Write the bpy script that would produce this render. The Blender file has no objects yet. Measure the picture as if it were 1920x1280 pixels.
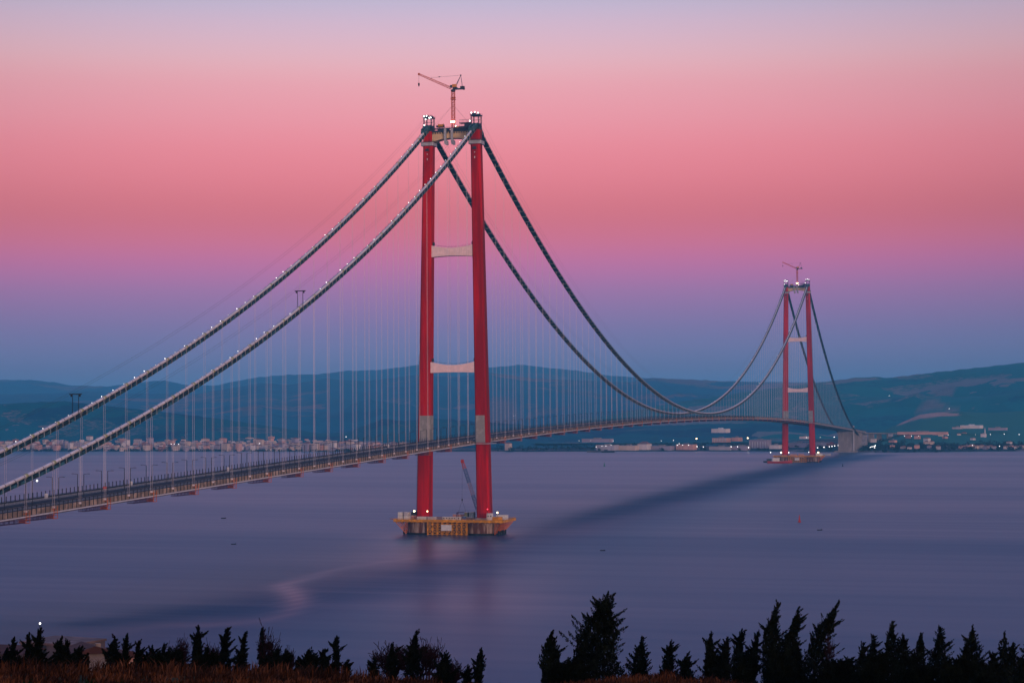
import bpy, math, random
import numpy as np
from mathutils import Vector, Matrix, noise
random.seed(7); RNG = np.random.default_rng(7)
SC = bpy.context.scene
COL = SC.collection
R = math.radians

# ------------------------------------------------------------------ camera
CAM = np.array([457.55, -1419.75, 95.61]); YAW, PITCH, ROLL, FPX = -0.28111, 0.03633, -0.00621, 3569.1
_f = np.array([math.sin(YAW)*math.cos(PITCH), math.cos(YAW)*math.cos(PITCH), math.sin(PITCH)])
_r0 = np.array([math.cos(YAW), -math.sin(YAW), 0.0]); _u0 = np.cross(_r0, _f)
_r = math.cos(ROLL)*_r0 + math.sin(ROLL)*_u0; _u = -math.sin(ROLL)*_r0 + math.cos(ROLL)*_u0
cam = bpy.data.cameras.new('camera'); cam_o = bpy.data.objects.new('camera', cam); COL.objects.link(cam_o)
cam.sensor_width = 36; cam.lens = FPX/1920*36; cam.clip_start = 0.5; cam.clip_end = 40000
cam_o.matrix_world = Matrix(((_r[0], _u[0], -_f[0], CAM[0]), (_r[1], _u[1], -_f[1], CAM[1]), (_r[2], _u[2], -_f[2], CAM[2]), (0, 0, 0, 1)))
SC.camera = cam_o

# ------------------------------------------------------------------ dusk sky, last light, exposure
SUN_EL, SUN_AZ = R(3.0), R(136)          # azimuth from +Y towards +X: the sunset is behind the camera
SC.world = bpy.data.worlds.new('World'); SC.world.use_nodes = True
nt = SC.world.node_tree; nt.nodes.clear()
def N(t, ty, **kw):
    n = t.nodes.new(ty)
    for k, v in kw.items():
        if k.startswith('i_'): n.inputs[k[2:].replace('_', ' ')].default_value = v
        else: setattr(n, k, v)
    return n
def lin(c):
    return tuple((x/255/12.92 if x/255 <= .04045 else ((x/255+.055)/1.055)**2.4) for x in c)
def ramp(t, stops, interp='B_SPLINE'):
    n = t.nodes.new('ShaderNodeValToRGB'); cr = n.color_ramp; cr.interpolation = interp
    while len(cr.elements) > 1: cr.elements.remove(cr.elements[-1])
    for i, (p, c) in enumerate(stops):
        e = cr.elements[0] if i == 0 else cr.elements.new(p)
        e.position = p; e.color = (*c[:3], 1)
    return n
def mth(t, op, a, b=None, c=None, clamp=False):
    n = t.nodes.new('ShaderNodeMath'); n.operation = op; n.use_clamp = clamp
    for i, v in enumerate((a, b, c)):
        if v is None: continue
        if isinstance(v, (int, float)): n.inputs[i].default_value = v
        else: t.links.new(v, n.inputs[i])
    return n.outputs[0]
tc = N(nt, 'ShaderNodeTexCoord'); sep = N(nt, 'ShaderNodeSeparateXYZ'); nt.links.new(tc.outputs['Generated'], sep.inputs[0])
z = sep.outputs['Z']
# the eastern dusk sky: blue earth shadow, belt of Venus, lavender, then blue (position = height above the horizon, up to 30 degrees)
east = ramp(nt, [(0.014, (0.140, 0.162, 0.286)), (0.041, (0.171, 0.180, 0.354)), (0.063, (0.201, 0.183, 0.393)), (0.089, (0.257, 0.165, 0.393)), (0.121, (0.401, 0.158, 0.397)), (0.146, (0.578, 0.144, 0.365)), (0.17, (0.698, 0.148, 0.259)), (0.196, (0.712, 0.142, 0.187)), (0.228, (0.844, 0.195, 0.248)), (0.261, (0.911, 0.245, 0.303)), (0.29, (0.913, 0.308, 0.372)), (0.325, (0.898, 0.378, 0.439)), (0.351, (0.870, 0.477, 0.530)), (0.386, (0.701, 0.503, 0.661)), (0.41, (0.576, 0.501, 0.674)), (0.46, (0.440, 0.480, 0.740)), (0.6, (0.270, 0.390, 0.760)), (1.0, (0.150, 0.270, 0.660))], 'B_SPLINE')
nt.links.new(mth(nt, 'MULTIPLY', mth(nt, 'ARCSINE', z), 1/R(30), clamp=True), east.inputs[0])
west = ramp(nt, [(0.0, (1.25, .62, .38)), (0.15, (1.15, .62, .46)), (0.4, (.72, .5, .52)), (0.8, (.28, .36, .64)), (1.0, (.150, .270, .660))])
nt.links.new(mth(nt, 'MULTIPLY', mth(nt, 'ARCSINE', z), 1/R(60), clamp=True), west.inputs[0])
dot = N(nt, 'ShaderNodeVectorMath', operation='DOT_PRODUCT'); nt.links.new(tc.outputs['Generated'], dot.inputs[0])
dot.inputs[1].default_value = (math.sin(SUN_AZ), math.cos(SUN_AZ), 0)
mr = N(nt, 'ShaderNodeMapRange', interpolation_type='SMOOTHSTEP'); nt.links.new(dot.outputs['Value'], mr.inputs[0])
mr.inputs[1].default_value = -.35; mr.inputs[2].default_value = .95
mix = N(nt, 'ShaderNodeMix', data_type='RGBA'); nt.links.new(mr.outputs[0], mix.inputs[0])
nt.links.new(east.outputs[0], mix.inputs[6]); nt.links.new(west.outputs[0], mix.inputs[7])
sky = N(nt, 'ShaderNodeTexSky', sky_type='NISHITA', sun_disc=False, sun_elevation=SUN_EL, sun_rotation=SUN_AZ)
# the glow is strongest opposite the sunset and fades gently to either side
dt2 = N(nt, 'ShaderNodeVectorMath', operation='DOT_PRODUCT'); nt.links.new(tc.outputs['Generated'], dt2.inputs[0]); dt2.inputs[1].default_value = (math.sin(R(-18)), math.cos(R(-18)), 0)
mr2 = N(nt, 'ShaderNodeMapRange', interpolation_type='SMOOTHSTEP'); nt.links.new(dt2.outputs['Value'], mr2.inputs[0])
for q_, v_ in ((1, .93), (2, 1.0), (3, .76), (4, 1.02)): mr2.inputs[q_].default_value = v_
bg1 = N(nt, 'ShaderNodeBackground'); nt.links.new(mr2.outputs[0], bg1.inputs[1]); nt.links.new(mix.outputs[2], bg1.inputs[0])
bg2 = N(nt, 'ShaderNodeBackground', i_Strength=0.012); nt.links.new(sky.outputs[0], bg2.inputs[0])
add = N(nt, 'ShaderNodeAddShader'); nt.links.new(bg1.outputs[0], add.inputs[0]); nt.links.new(bg2.outputs[0], add.inputs[1])
wo = N(nt, 'ShaderNodeOutputWorld'); nt.links.new(add.outputs[0], wo.inputs[0])
SC.world.cycles.sampling_method = 'AUTOMATIC'
sun = bpy.data.lights.new('sun', 'SUN'); sun.energy = 1.5; sun.angle = R(12); sun.color = (1, .72, .62)
sun_o = bpy.data.objects.new('sun', sun); COL.objects.link(sun_o)
sd = Vector((math.sin(SUN_AZ)*math.cos(SUN_EL), math.cos(SUN_AZ)*math.cos(SUN_EL), math.sin(SUN_EL)))
sun_o.rotation_euler = sd.to_track_quat('Z', 'Y').to_euler(); sun_o.location = (600, -1500, 600)
vs = SC.view_settings; SC.display_settings.display_device = 'sRGB'
vs.view_transform = 'Standard'; vs.look = 'None'; vs.exposure = 0; vs.gamma = 1; vs.use_curve_mapping = False
cy = SC.cycles; cy.max_bounces = 5; cy.diffuse_bounces = 2; cy.glossy_bounces = 3; cy.volume_bounces = 1; cy.transparent_max_bounces = 6
cy.sample_clamp_indirect = 3; cy.use_denoising = True; cy.caustics_reflective = False; cy.caustics_refractive = False

# ------------------------------------------------------------------ survey helpers: sight lines to points at a given distance
Fh = np.array([math.sin(YAW), math.cos(YAW), 0.0]); Rh = np.array([math.cos(YAW), -math.sin(YAW), 0.0])
def P(px, py, d):
    v = _f + (px-960)/FPX*_r - (py-640)/FPX*_u
    return CAM + v*(d/float(v @ Fh))
def XY(px, d): return CAM[:2] + d*(Fh[:2] + (px-960)/FPX*Rh[:2])
def PG(px, py, h=0.0):
    v = _f + (px-960)/FPX*_r - (py-640)/FPX*_u
    return CAM + v*((h-CAM[2])/v[2])
def interp(pts, x): return float(np.interp(x, [p[0] for p in pts], [p[1] for p in pts]))

# ------------------------------------------------------------------ materials
MATS = {}
def mat(name, col, rough=.6, var=.12, scale=.6, metal=0.0, emit=None, stretch=None, spec=.4, col2=None, fac=(.45, .65)):
    if name in MATS: return MATS[name]
    m = bpy.data.materials.new(name); m.use_nodes = True; t = m.node_tree; t.nodes.clear()
    out = N(t, 'ShaderNodeOutputMaterial')
    if emit is not None:
        e = N(t, 'ShaderNodeEmission', i_Strength=emit); e.inputs[0].default_value = (*col, 1); t.links.new(e.outputs[0], out.inputs[0])
        m.cycles.emission_sampling = 'NONE' if emit < 100 else 'AUTO'
        MATS[name] = m; return m
    b = N(t, 'ShaderNodeBsdfPrincipled'); b.inputs['Roughness'].default_value = rough; b.inputs['Metallic'].default_value = metal
    b.inputs['Specular IOR Level'].default_value = spec
    c = N(t, 'ShaderNodeTexCoord'); mp = N(t, 'ShaderNodeMapping'); t.links.new(c.outputs['Object'], mp.inputs[0])
    if stretch: mp.inputs['Scale'].default_value = stretch
    n = N(t, 'ShaderNodeTexNoise', i_Scale=scale, i_Detail=5.0, i_Roughness=.6); t.links.new(mp.outputs[0], n.inputs[0])
    c2 = col2 or tuple(x*(1-var) for x in col)
    r = ramp(t, [(fac[0], c2), (fac[1], tuple(min(1, x*(1+var*.6)) for x in col))], 'EASE')
    t.links.new(n.outputs['Fac'], r.inputs[0]); t.links.new(r.outputs[0], b.inputs['Base Color']); t.links.new(b.outputs[0], out.inputs[0])
    MATS[name] = m; return m
M_red = mat('red_paint', (.50, .0008, .003), .6, .38, .10, stretch=(1, 1, .10), spec=.05)
M_grey = mat('grey_primer', (.30, .27, .25), .7, .15, .3)
M_cream = mat('cream_paint', (.92, .66, .64), .55, .08, .4)
M_steel = mat('galvanised_steel', (.46, .45, .46), .5, .2, .8, metal=.3)
M_cable = mat('cable_wrap', (.66, .58, .6), .5, .14, .25)
M_net = mat('catwalk_net', (.006, .075, .115), .8, .5, .9)
M_netg = mat('catwalk_mesh', (.02, .085, .11), .8, .85, .3)
M_dark = mat('dark_steel', (.03, .035, .05), .6, .3, .8)
M_navy = mat('navy_steel', (.02, .035, .075), .6, .3, .5)
M_hang = mat('hanger_rope', (.78, .66, .68), .5, .06, .2)
M_conc = mat('concrete', (.34, .28, .27), .85, .2, .15, stretch=(1, 1, .3))
M_beige = mat('beige_fascia', (.34, .235, .18), .7, .4, .22)
M_asph = mat('asphalt', (.055, .06, .075), .8, .3, .15)
M_pale = mat('pale_edge', (.55, .5, .52), .6, .1, .3)
M_orange = mat('orange_paint', (.62, .13, .02), .5, .2, .5)
M_yel = mat('yellow_paint', (.78, .30, .006), .5, .3, .35)
M_rust = mat('rust_stained_concrete', (.34, .24, .2), .9, .3, .32, stretch=(1.5, 1.5, .16), col2=(.12, .035, .016), fac=(.42, .6))
M_white = mat('white_paint', (.74, .7, .67), .55, .1, .5)
M_blue = mat('blue_paint', (.03, .12, .3), .5, .2, .5)
M_pink = mat('faded_red_paint', (.62, .3, .26), .6, .15, .5)
M_crane = mat('crane_red_orange', (.66, .08, .006), .5, .2, .5)
M_glow = mat('lamp_white', (1, .97, .94), emit=4)
M_warm = mat('lamp_warm', (1, .72, .35), emit=9)
M_flood = mat('lamp_sodium', (1, .82, .35), emit=14)
M_redl = mat('lamp_red', (1, .05, .08), emit=6)
M_black = mat('black_rubber', (.012, .013, .016), .8, .3, .5)
M_purp = mat('dark_purple_paint', (.07, .03, .09), .6, .2, .5)

# ------------------------------------------------------------------ mesh building
class MB:
    def __init__(s): s.v = []; s.f = []
    def add(s, v, f):
        k = len(s.v); s.v.extend(tuple(map(float, p)) for p in v); s.f.extend(tuple(i+k for i in q) for q in f); return s
    def box(s, a, b):
        x0, y0, z0 = a; x1, y1, z1 = b
        return s.add([(x0,y0,z0),(x1,y0,z0),(x1,y1,z0),(x0,y1,z0),(x0,y0,z1),(x1,y0,z1),(x1,y1,z1),(x0,y1,z1)],
                     [(0,3,2,1),(4,5,6,7),(0,1,5,4),(1,2,6,5),(2,3,7,6),(3,0,4,7)])
    def cbox(s, c, d): return s.box([c[i]-d[i]/2 for i in range(3)], [c[i]+d[i]/2 for i in range(3)])
    def tube(s, pts, r, n=6, cap=True):
        pts = [Vector(p) for p in pts]; rs = r if isinstance(r, (list, tuple)) else [r]*len(pts); ring = []
        for i, p in enumerate(pts):
            t = (pts[min(i+1, len(pts)-1)]-pts[max(i-1, 0)]).normalized()
            u = t.cross(Vector((0, 0, 1)) if abs(t.z) < .97 else Vector((1, 0, 0))).normalized(); w = u.cross(t)
            ring.append([p+(u*math.cos(2*math.pi*(k+.5)/n)+w*math.sin(2*math.pi*(k+.5)/n))*rs[i] for k in range(n)])
        v = [q for g in ring for q in g]; f = []
        for i in range(len(pts)-1):
            for k in range(n): f.append((i*n+k, i*n+(k+1) % n, (i+1)*n+(k+1) % n, (i+1)*n+k))
        if cap: f.append(tuple(range(n-1, -1, -1))); f.append(tuple(range((len(pts)-1)*n, len(pts)*n)))
        return s.add(v, f)
    def bar(s, a, b, r): return s.tube([a, b], r, 4)
    def loft(s, rings, cap=True):
        n = len(rings[0]); v = [q for g in rings for q in g]; f = []
        for i in range(len(rings)-1):
            for k in range(n): f.append((i*n+k, i*n+(k+1) % n, (i+1)*n+(k+1) % n, (i+1)*n+k))
        if cap: f.append(tuple(range(n-1, -1, -1))); f.append(tuple(range((len(rings)-1)*n, len(rings)*n)))
        return s.add(v, f)
    def ball(s, c, r, n=8, m=5):
        v = [(c[0], c[1], c[2]-r)]; f = []
        for i in range(1, m):
            a = -math.pi/2+math.pi*i/m
            v += [(c[0]+r*math.cos(a)*math.cos(2*math.pi*k/n), c[1]+r*math.cos(a)*math.sin(2*math.pi*k/n), c[2]+r*math.sin(a)) for k in range(n)]
        v.append((c[0], c[1], c[2]+r)); T = len(v)-1
        for k in range(n):
            f.append((0, 1+(k+1) % n, 1+k)); f.append((T, T-n+k, T-n+(k+1) % n))
            for i in range(m-2): f.append((1+i*n+k, 1+i*n+(k+1) % n, 1+(i+1)*n+(k+1) % n, 1+(i+1)*n+k))
        return s.add(v, f)
    def lattice(s, a, b, w0, w1, n, r, up=(0, 0, 1)):
        a, b = Vector(a), Vector(b); t = (b-a).normalized(); u = t.cross(Vector(up))
        if u.length < .1: u = Vector((1, 0, 0))
        u.normalize(); w = u.cross(t); c = []
        for i in range(n+1):
            k = i/n; p = a.lerp(b, k); h = (w0+(w1-w0)*k)/2
            c.append([p+u*h+w*h, p-u*h+w*h, p-u*h-w*h, p+u*h-w*h])
        for j in range(4):
            s.bar(c[0][j], c[n][j], r)
            for i in range(n):
                q = (j+1) % 4; s.bar(c[i][j], c[i+1][q], r*.6) if i % 2 else s.bar(c[i][q], c[i+1][j], r*.6)
            for i in range(n+1): s.bar(c[i][j], c[i][(j+1) % 4], r*.6)
        return s
    def mesh(s, name, m=None, smooth=False):
        me = bpy.data.meshes.new(name); me.from_pydata(s.v, [], s.f); me.update()
        if m: me.materials.append(m)
        if smooth: me.polygons.foreach_set('use_smooth', [True]*len(me.polygons))
        return me
def link(name, me, parent=None, loc=None, rot=None):
    o = bpy.data.objects.new(name, me); COL.objects.link(o)
    if parent is not None: o.parent = parent
    if loc is not None: o.location = loc
    if rot is not None: o.rotation_euler = rot
    return o
def part(name, mb, m, parent=None, loc=None, rot=None, smooth=False): return link(name, mb.mesh(name, m, smooth), parent, loc, rot)
def tag(o, label, cat, group=None):
    o['label'] = label; o['category'] = cat
    if group: o['group'] = group
    return o
def thing(name, label, cat, loc=(0, 0, 0), rz=0.0, group=None): return tag(link(name, None, None, loc, (0, 0, rz)), label, cat, group)
def structure(o): o['kind'] = 'structure'; return o
def npmesh(name, V, F, m):
    me = bpy.data.meshes.new(name); V = np.asarray(V, np.float32); F = np.asarray(F, np.int32); k = F.shape[1]
    me.vertices.add(len(V)); me.vertices.foreach_set('co', V.ravel())
    me.loops.add(F.size); me.loops.foreach_set('vertex_index', F.ravel())
    me.polygons.add(len(F)); me.polygons.foreach_set('loop_start', np.arange(0, F.size, k, dtype=np.int32))
    me.update(calc_edges=True); me.validate()
    if m: me.materials.append(m)
    return me
def copy_tree(o, parent=None, loc=None):
    c = o.copy(); COL.objects.link(c)
    if parent is not None: c.parent = parent
    if loc is not None: c.location = loc
    for ch in [x for x in o.children if x.name in SC.objects]:
        copy_tree(ch, c)
    return c
WORDS = 'first second third fourth fifth sixth seventh eighth ninth tenth eleventh twelfth thirteenth fourteenth fifteenth sixteenth seventeenth eighteenth nineteenth'.split()
def nth(i):
    if i <= 19: return WORDS[i-1]
    return f"{i}{'th' if 10 <= i % 100 <= 20 else {1:'st',2:'nd',3:'rd'}.get(i % 10,'th')}"

# ================================================================== SETTING
# ------------------------------------------------------------------ water
def axis(lo, a, b, hi, step, far):
    return sorted(set([round(v, 2) for v in list(np.arange(a, b+.1, step))+list(np.linspace(lo, a, far))+list(np.linspace(b, hi, far))]))
xs = axis(-8000, -600, 600, 7000, 8, 14); ys = sorted(set(list(axis(-1180, -1180, 0, 3700, 9, 3))+[round(v, 1) for v in np.arange(16, 2960, 24)]))
def seg_d(p, pts):
    best = 1e9; bt = 0
    for i in range(len(pts)-1):
        a = np.array(pts[i][:2]); b = np.array(pts[i+1][:2]); k = np.clip(((p-a) @ (b-a))/((b-a) @ (b-a)), 0, 1)
        d = np.linalg.norm(p-(a+k*(b-a)))/(pts[i][2]*(1-k)+pts[i+1][2]*k)
        if d < best: best = d; bt = (pts[i][3]*(1-k)+pts[i+1][3]*k) if len(pts[i]) > 3 else 1.0
    return best, bt
curl = [(*PG(x, y)[:2], w, a) for x, y, w, a in [(860, 1036, 3, .15), (700, 1055, 4, .3), (620, 1070, 5, .45), (565, 1086, 7, .6), (530, 1096, 7, .9), (545, 1108, 8, 1), (556, 1122, 8, 1), (554, 1136, 7, .9), (540, 1150, 6, .7), (505, 1161, 6, .5), (440, 1168, 8, .5), (380, 1172, 9, .6), (300, 1172, 9, .35), (200, 1188, 9, .15)]]
pts = np.array([(x, y) for y in ys for x in xs]); att = np.zeros(len(pts))
for i, p in enumerate(pts):
    if -250 < p[0] < 260 and -900 < p[1] < -150: dd_, aa_ = seg_d(p, curl); att[i] = aa_*math.exp(-dd_**2)
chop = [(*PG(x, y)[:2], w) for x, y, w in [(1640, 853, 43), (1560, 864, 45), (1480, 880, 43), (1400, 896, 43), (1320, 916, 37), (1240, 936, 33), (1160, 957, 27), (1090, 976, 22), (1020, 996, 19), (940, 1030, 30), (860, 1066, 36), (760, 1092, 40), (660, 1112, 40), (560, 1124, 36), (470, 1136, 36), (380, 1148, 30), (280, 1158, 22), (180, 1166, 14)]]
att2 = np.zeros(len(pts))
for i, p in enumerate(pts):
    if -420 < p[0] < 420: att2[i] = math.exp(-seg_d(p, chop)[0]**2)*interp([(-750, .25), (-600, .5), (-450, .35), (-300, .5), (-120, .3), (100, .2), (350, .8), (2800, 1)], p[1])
lee = [(*PG(x, y)[:2], w, a) for x, y, w, a in [(850, 1006, 62, 1), (856, 1060, 62, 1), (862, 1120, 55, .9), (866, 1200, 45, .6), (868, 1260, 40, .3)]]
att3 = np.zeros(len(pts))                              # calmer water in the lee of the near pier
for i, p in enumerate(pts):
    if -250 < p[0] < 420 and -950 < p[1] < 150: dd_, aa_ = seg_d(p, lee); att3[i] = aa_*math.exp(-dd_**2)
nx, ny = len(xs), len(ys)
wm = npmesh('water', np.c_[pts, np.zeros(len(pts))], [(j*nx+i, j*nx+i+1, (j+1)*nx+i+1, (j+1)*nx+i) for j in range(ny-1) for i in range(nx-1)], None)
wm.attributes.new('slick', 'FLOAT', 'POINT').data.foreach_set('value', att.astype(np.float32))
m = bpy.data.materials.new('sea_water'); m.use_nodes = True; t = m.node_tree; b = t.nodes['Principled BSDF']; wm.materials.append(m)
g = N(t, 'ShaderNodeNewGeometry'); mp = N(t, 'ShaderNodeMapping'); t.links.new(g.outputs['Position'], mp.inputs[0])
mp.inputs['Rotation'].default_value = (0, 0, YAW+R(-4)); mp.inputs['Scale'].default_value = (1/420, 1/26, 1)
n1 = N(t, 'ShaderNodeTexNoise', i_Scale=1.0, i_Detail=6.0, i_Roughness=.62, i_Distortion=.6); t.links.new(mp.outputs[0], n1.inputs[0])
mp2 = N(t, 'ShaderNodeMapping'); t.links.new(g.outputs['Position'], mp2.inputs[0]); mp2.inputs['Rotation'].default_value = (0, 0, YAW+R(-9)); mp2.inputs['Scale'].default_value = (1/2300, 1/260, 1)
n2 = N(t, 'ShaderNodeTexNoise', i_Scale=1.0, i_Detail=3.0, i_Roughness=.5); t.links.new(mp2.outputs[0], n2.inputs[0])
at_n = N(t, 'ShaderNodeAttribute', attribute_name='slick')
k = mth(t, 'ADD', mth(t, 'MULTIPLY', mth(t, 'SUBTRACT', n1.outputs['Fac'], .5), .13), mth(t, 'MULTIPLY', mth(t, 'SUBTRACT', n2.outputs['Fac'], .5), .22))
k = mth(t, 'ADD', k, .355)
# wind roughens the water towards the near shore
wd = N(t, 'ShaderNodeVectorMath', operation='DOT_PRODUCT'); t.links.new(g.outputs['Position'], wd.inputs[0]); wd.inputs[1].default_value = tuple(Fh)
wr = N(t, 'ShaderNodeMapRange', interpolation_type='SMOOTHSTEP'); t.links.new(wd.outputs['Value'], wr.inputs[0]); d0_ = float(CAM @ Fh)
for q_, v_ in ((1, d0_+650), (2, d0_+2600), (3, .10), (4, 0.0)): wr.inputs[q_].default_value = v_
k = mth(t, 'ADD', k, wr.outputs[0])
le_n = N(t, 'ShaderNodeAttribute', attribute_name='lee'); k = mth(t, 'SUBTRACT', k, mth(t, 'MULTIPLY', le_n.outputs['Fac'], .15))
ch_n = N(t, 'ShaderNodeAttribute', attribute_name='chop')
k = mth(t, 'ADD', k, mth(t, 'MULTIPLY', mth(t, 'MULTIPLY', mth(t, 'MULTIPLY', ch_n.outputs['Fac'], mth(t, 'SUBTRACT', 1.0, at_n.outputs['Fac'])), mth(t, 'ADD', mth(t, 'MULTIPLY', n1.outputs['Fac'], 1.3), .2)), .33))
sl = mth(t, 'MULTIPLY', at_n.outputs['Fac'], mth(t, 'ADD', mth(t, 'MULTIPLY', n1.outputs['Fac'], .5), .1))
k = mth(t, 'SUBTRACT', k, mth(t, 'MULTIPLY', sl, .38))
k = mth(t, 'MINIMUM', mth(t, 'MAXIMUM', k, .14), .75)
t.links.new(k, b.inputs['Roughness']); b.inputs['Base Color'].default_value = (.002, .055, .125, 1); b.inputs['IOR'].default_value = 1.333
structure(link('water', wm))

wm.attributes.new('lee', 'FLOAT', 'POINT').data.foreach_set('value', att3.astype(np.float32))
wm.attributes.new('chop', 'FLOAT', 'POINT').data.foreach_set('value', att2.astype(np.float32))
# ------------------------------------------------------------------ far hills
def hill_mat(name, forest, field, bare, cell=1/320, bare_at=.8, field_at=.5, seed=0.):
    m = bpy.data.materials.new(name); m.use_nodes = True; t = m.node_tree; b = t.nodes['Principled BSDF']; b.inputs['Roughness'].default_value = .95; b.inputs['Specular IOR Level'].default_value = .1
    g = N(t, 'ShaderNodeNewGeometry'); mp = N(t, 'ShaderNodeMapping'); t.links.new(g.outputs['Position'], mp.inputs[0])
    mp.inputs['Rotation'].default_value = (0, 0, YAW); mp.inputs['Scale'].default_value = (cell, cell*1.1, cell*3.5); mp.inputs['Location'].default_value = (seed, seed, 0)
    wn = N(t, 'ShaderNodeTexNoise', i_Scale=1.6, i_Detail=3.0); t.links.new(mp.outputs[0], wn.inputs[0])
    wv = N(t, 'ShaderNodeVectorMath', operation='SCALE'); wv.inputs['Scale'].default_value = 1.1; t.links.new(wn.outputs['Color'], wv.inputs[0])
    va = N(t, 'ShaderNodeVectorMath', operation='ADD'); t.links.new(mp.outputs[0], va.inputs[0]); t.links.new(wv.outputs[0], va.inputs[1])
    vo = N(t, 'ShaderNodeTexVoronoi', i_Scale=1.0); t.links.new(va.outputs[0], vo.inputs[0])
    se = N(t, 'ShaderNodeSeparateColor'); t.links.new(vo.outputs['Color'], se.inputs[0])
    n = N(t, 'ShaderNodeTexNoise', i_Scale=.35, i_Detail=4.0); t.links.new(mp.outputs[0], n.inputs[0])
    n2 = N(t, 'ShaderNodeTexNoise', i_Scale=9.0, i_Detail=6.0, i_Roughness=.7); t.links.new(mp.outputs[0], n2.inputs[0])
    sc = mth(t, 'ADD', mth(t, 'MULTIPLY', se.outputs[0], .55), mth(t, 'MULTIPLY', n.outputs['Fac'], .8))
    sc = mth(t, 'ADD', sc, mth(t, 'MULTIPLY', mth(t, 'SUBTRACT', n2.outputs['Fac'], .5), .55))
    rp = ramp(t, [(field_at-.12, forest), (field_at+.04, field), (bare_at-.05, tuple(x*.8 for x in field)), (bare_at+.05, bare)], 'LINEAR')
    t.links.new(sc, rp.inputs[0])
    at = N(t, 'ShaderNodeAttribute', attribute_name='soil'); mx = N(t, 'ShaderNodeMix', data_type='RGBA'); t.links.new(at.outputs['Fac'], mx.inputs[0]); t.links.new(rp.outputs[0], mx.inputs[6])
    tint = ramp(t, [(.4, tuple(x*.75 for x in bare)), (.6, bare)], 'LINEAR'); t.links.new(n2.outputs['Fac'], tint.inputs[0]); t.links.new(tint.outputs[0], mx.inputs[7])
    t.links.new(mx.outputs[2], b.inputs['Base Color']); return m
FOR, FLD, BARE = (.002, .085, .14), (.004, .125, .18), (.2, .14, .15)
def hill(name, prof, dc, df, hf, m, bump=.12, seed=0, soil=(), x0=-420, x1=2340, crest=1.0, shape=1.25, step=9, nv=26):
    cols = np.arange(x0, x1+1, step); V = []; S = []
    for px in cols:
        top = P(px, interp(prof, px), dc)[2]
        fr = interp(df, px) if isinstance(df, list) else df
        for j in range(nv+6):
            if j <= nv:
                v = j/nv; d = fr+(dc-fr)*v; x, y = XY(px, d)
                q = Vector((x/700, y/700, seed)); nz = noise.fractal(q, .85, 2.1, 7)-.5*abs(noise.noise(Vector((x/330, y/600, seed+7))))
                hh = hf+(top-hf)*(v**shape)+bump*max(30, top)*nz*math.sin(math.pi*min(1, v*.97+.02))*.9
                hh += crest*noise.fractal(Vector((px/14, seed, 3)), .9, 2.0, 4)*2.2*v**8*dc/5000
                V.append((x, y, max(hh, hf*.4 if j else -3)))
            else:
                k = (j-nv)/6; d = dc+(dc-fr)*.5*k; x, y = XY(px, d); V.append((x, y, max(-3, top*(1-k**1.2)*.98)))
            sv = 0.0
            for (cx, cv, wx, wv) in soil:
                sv = max(sv, 1-max(0, ((px-cx)/wx)**2+((j/nv-cv)/wv)**2))
            S.append(min(1, max(0, sv*2.2)))
    n = nv+6; F = [(i*n+j, (i+1)*n+j, (i+1)*n+j+1, i*n+j+1) for i in range(len(cols)-1) for j in range(n-1)]
    me = npmesh(name, V, F, m); me.polygons.foreach_set('use_smooth', [True]*len(me.polygons))
    me.attributes.new('soil', 'FLOAT', 'POINT').data.foreach_set('value', np.array(S, np.float32))
    return structure(link(name, me))
ridgeA = [(-420,716),(0,712),(60,712),(100,716),(130,722),(200,724),(250,718),(305,713),(350,722),(400,723),(480,707),(540,702),(600,701),(650,695),(700,694),(740,690),(785,683),(850,690),(920,688),(980,683),(1020,689),(1080,694),(1130,703),(1200,708),(1300,713),(1500,716),(1920,716),(2340,720)]
ridgeB = [(-420,744),(0,739),(100,738),(160,733),(240,737),(370,738),(420,730),(490,718),(540,722),(610,709),(680,714),(780,702),(860,706),(920,698),(1000,709),(1100,713),(1180,717),(1215,708),(1290,711),(1350,714),(1450,717),(1600,720),(2340,716)]
ridgeC = [(-420,900),(1000,800),(1150,776),(1250,757),(1330,745),(1400,734),(1500,721),(1560,714),(1600,708),(1645,706),(1660,709),(1720,702),(1800,693),(1860,687),(1920,680),(2050,672),(2340,668)]
ridgeD = [(-420,750),(0,757),(120,752),(220,763),(330,775),(420,786),(500,798),(600,812),(650,810),(690,796),(718,784),(760,790),(800,783),(900,790),(980,796),(1050,806),(1120,803),(1220,798),(1330,794),(1450,792),(1560,800),(1640,806),(1720,812),(2340,820)]
shoreD = [(-420,4870),(0,4870),(400,4700),(800,4520),(1000,4420),(1250,4400),(1430,4330),(1480,4240),(1560,4190),(1640,4150),(1700,4130),(1920,4180),(2340,4230)]
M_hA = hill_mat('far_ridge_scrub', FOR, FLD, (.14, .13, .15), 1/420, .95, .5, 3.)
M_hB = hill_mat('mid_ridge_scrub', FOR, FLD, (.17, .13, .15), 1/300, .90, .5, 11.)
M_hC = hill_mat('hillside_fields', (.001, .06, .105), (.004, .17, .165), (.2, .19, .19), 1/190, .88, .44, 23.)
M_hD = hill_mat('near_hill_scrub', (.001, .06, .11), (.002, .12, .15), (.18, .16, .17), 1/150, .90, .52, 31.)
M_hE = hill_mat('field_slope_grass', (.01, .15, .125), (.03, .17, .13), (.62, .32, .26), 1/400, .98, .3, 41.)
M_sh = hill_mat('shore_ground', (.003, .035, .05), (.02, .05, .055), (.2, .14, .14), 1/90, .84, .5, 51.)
hill('hill', ridgeA, 14500, 10000, 40, M_hA, .36, 1, shape=1.7, x0=-900, x1=2700, step=11)
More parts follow.
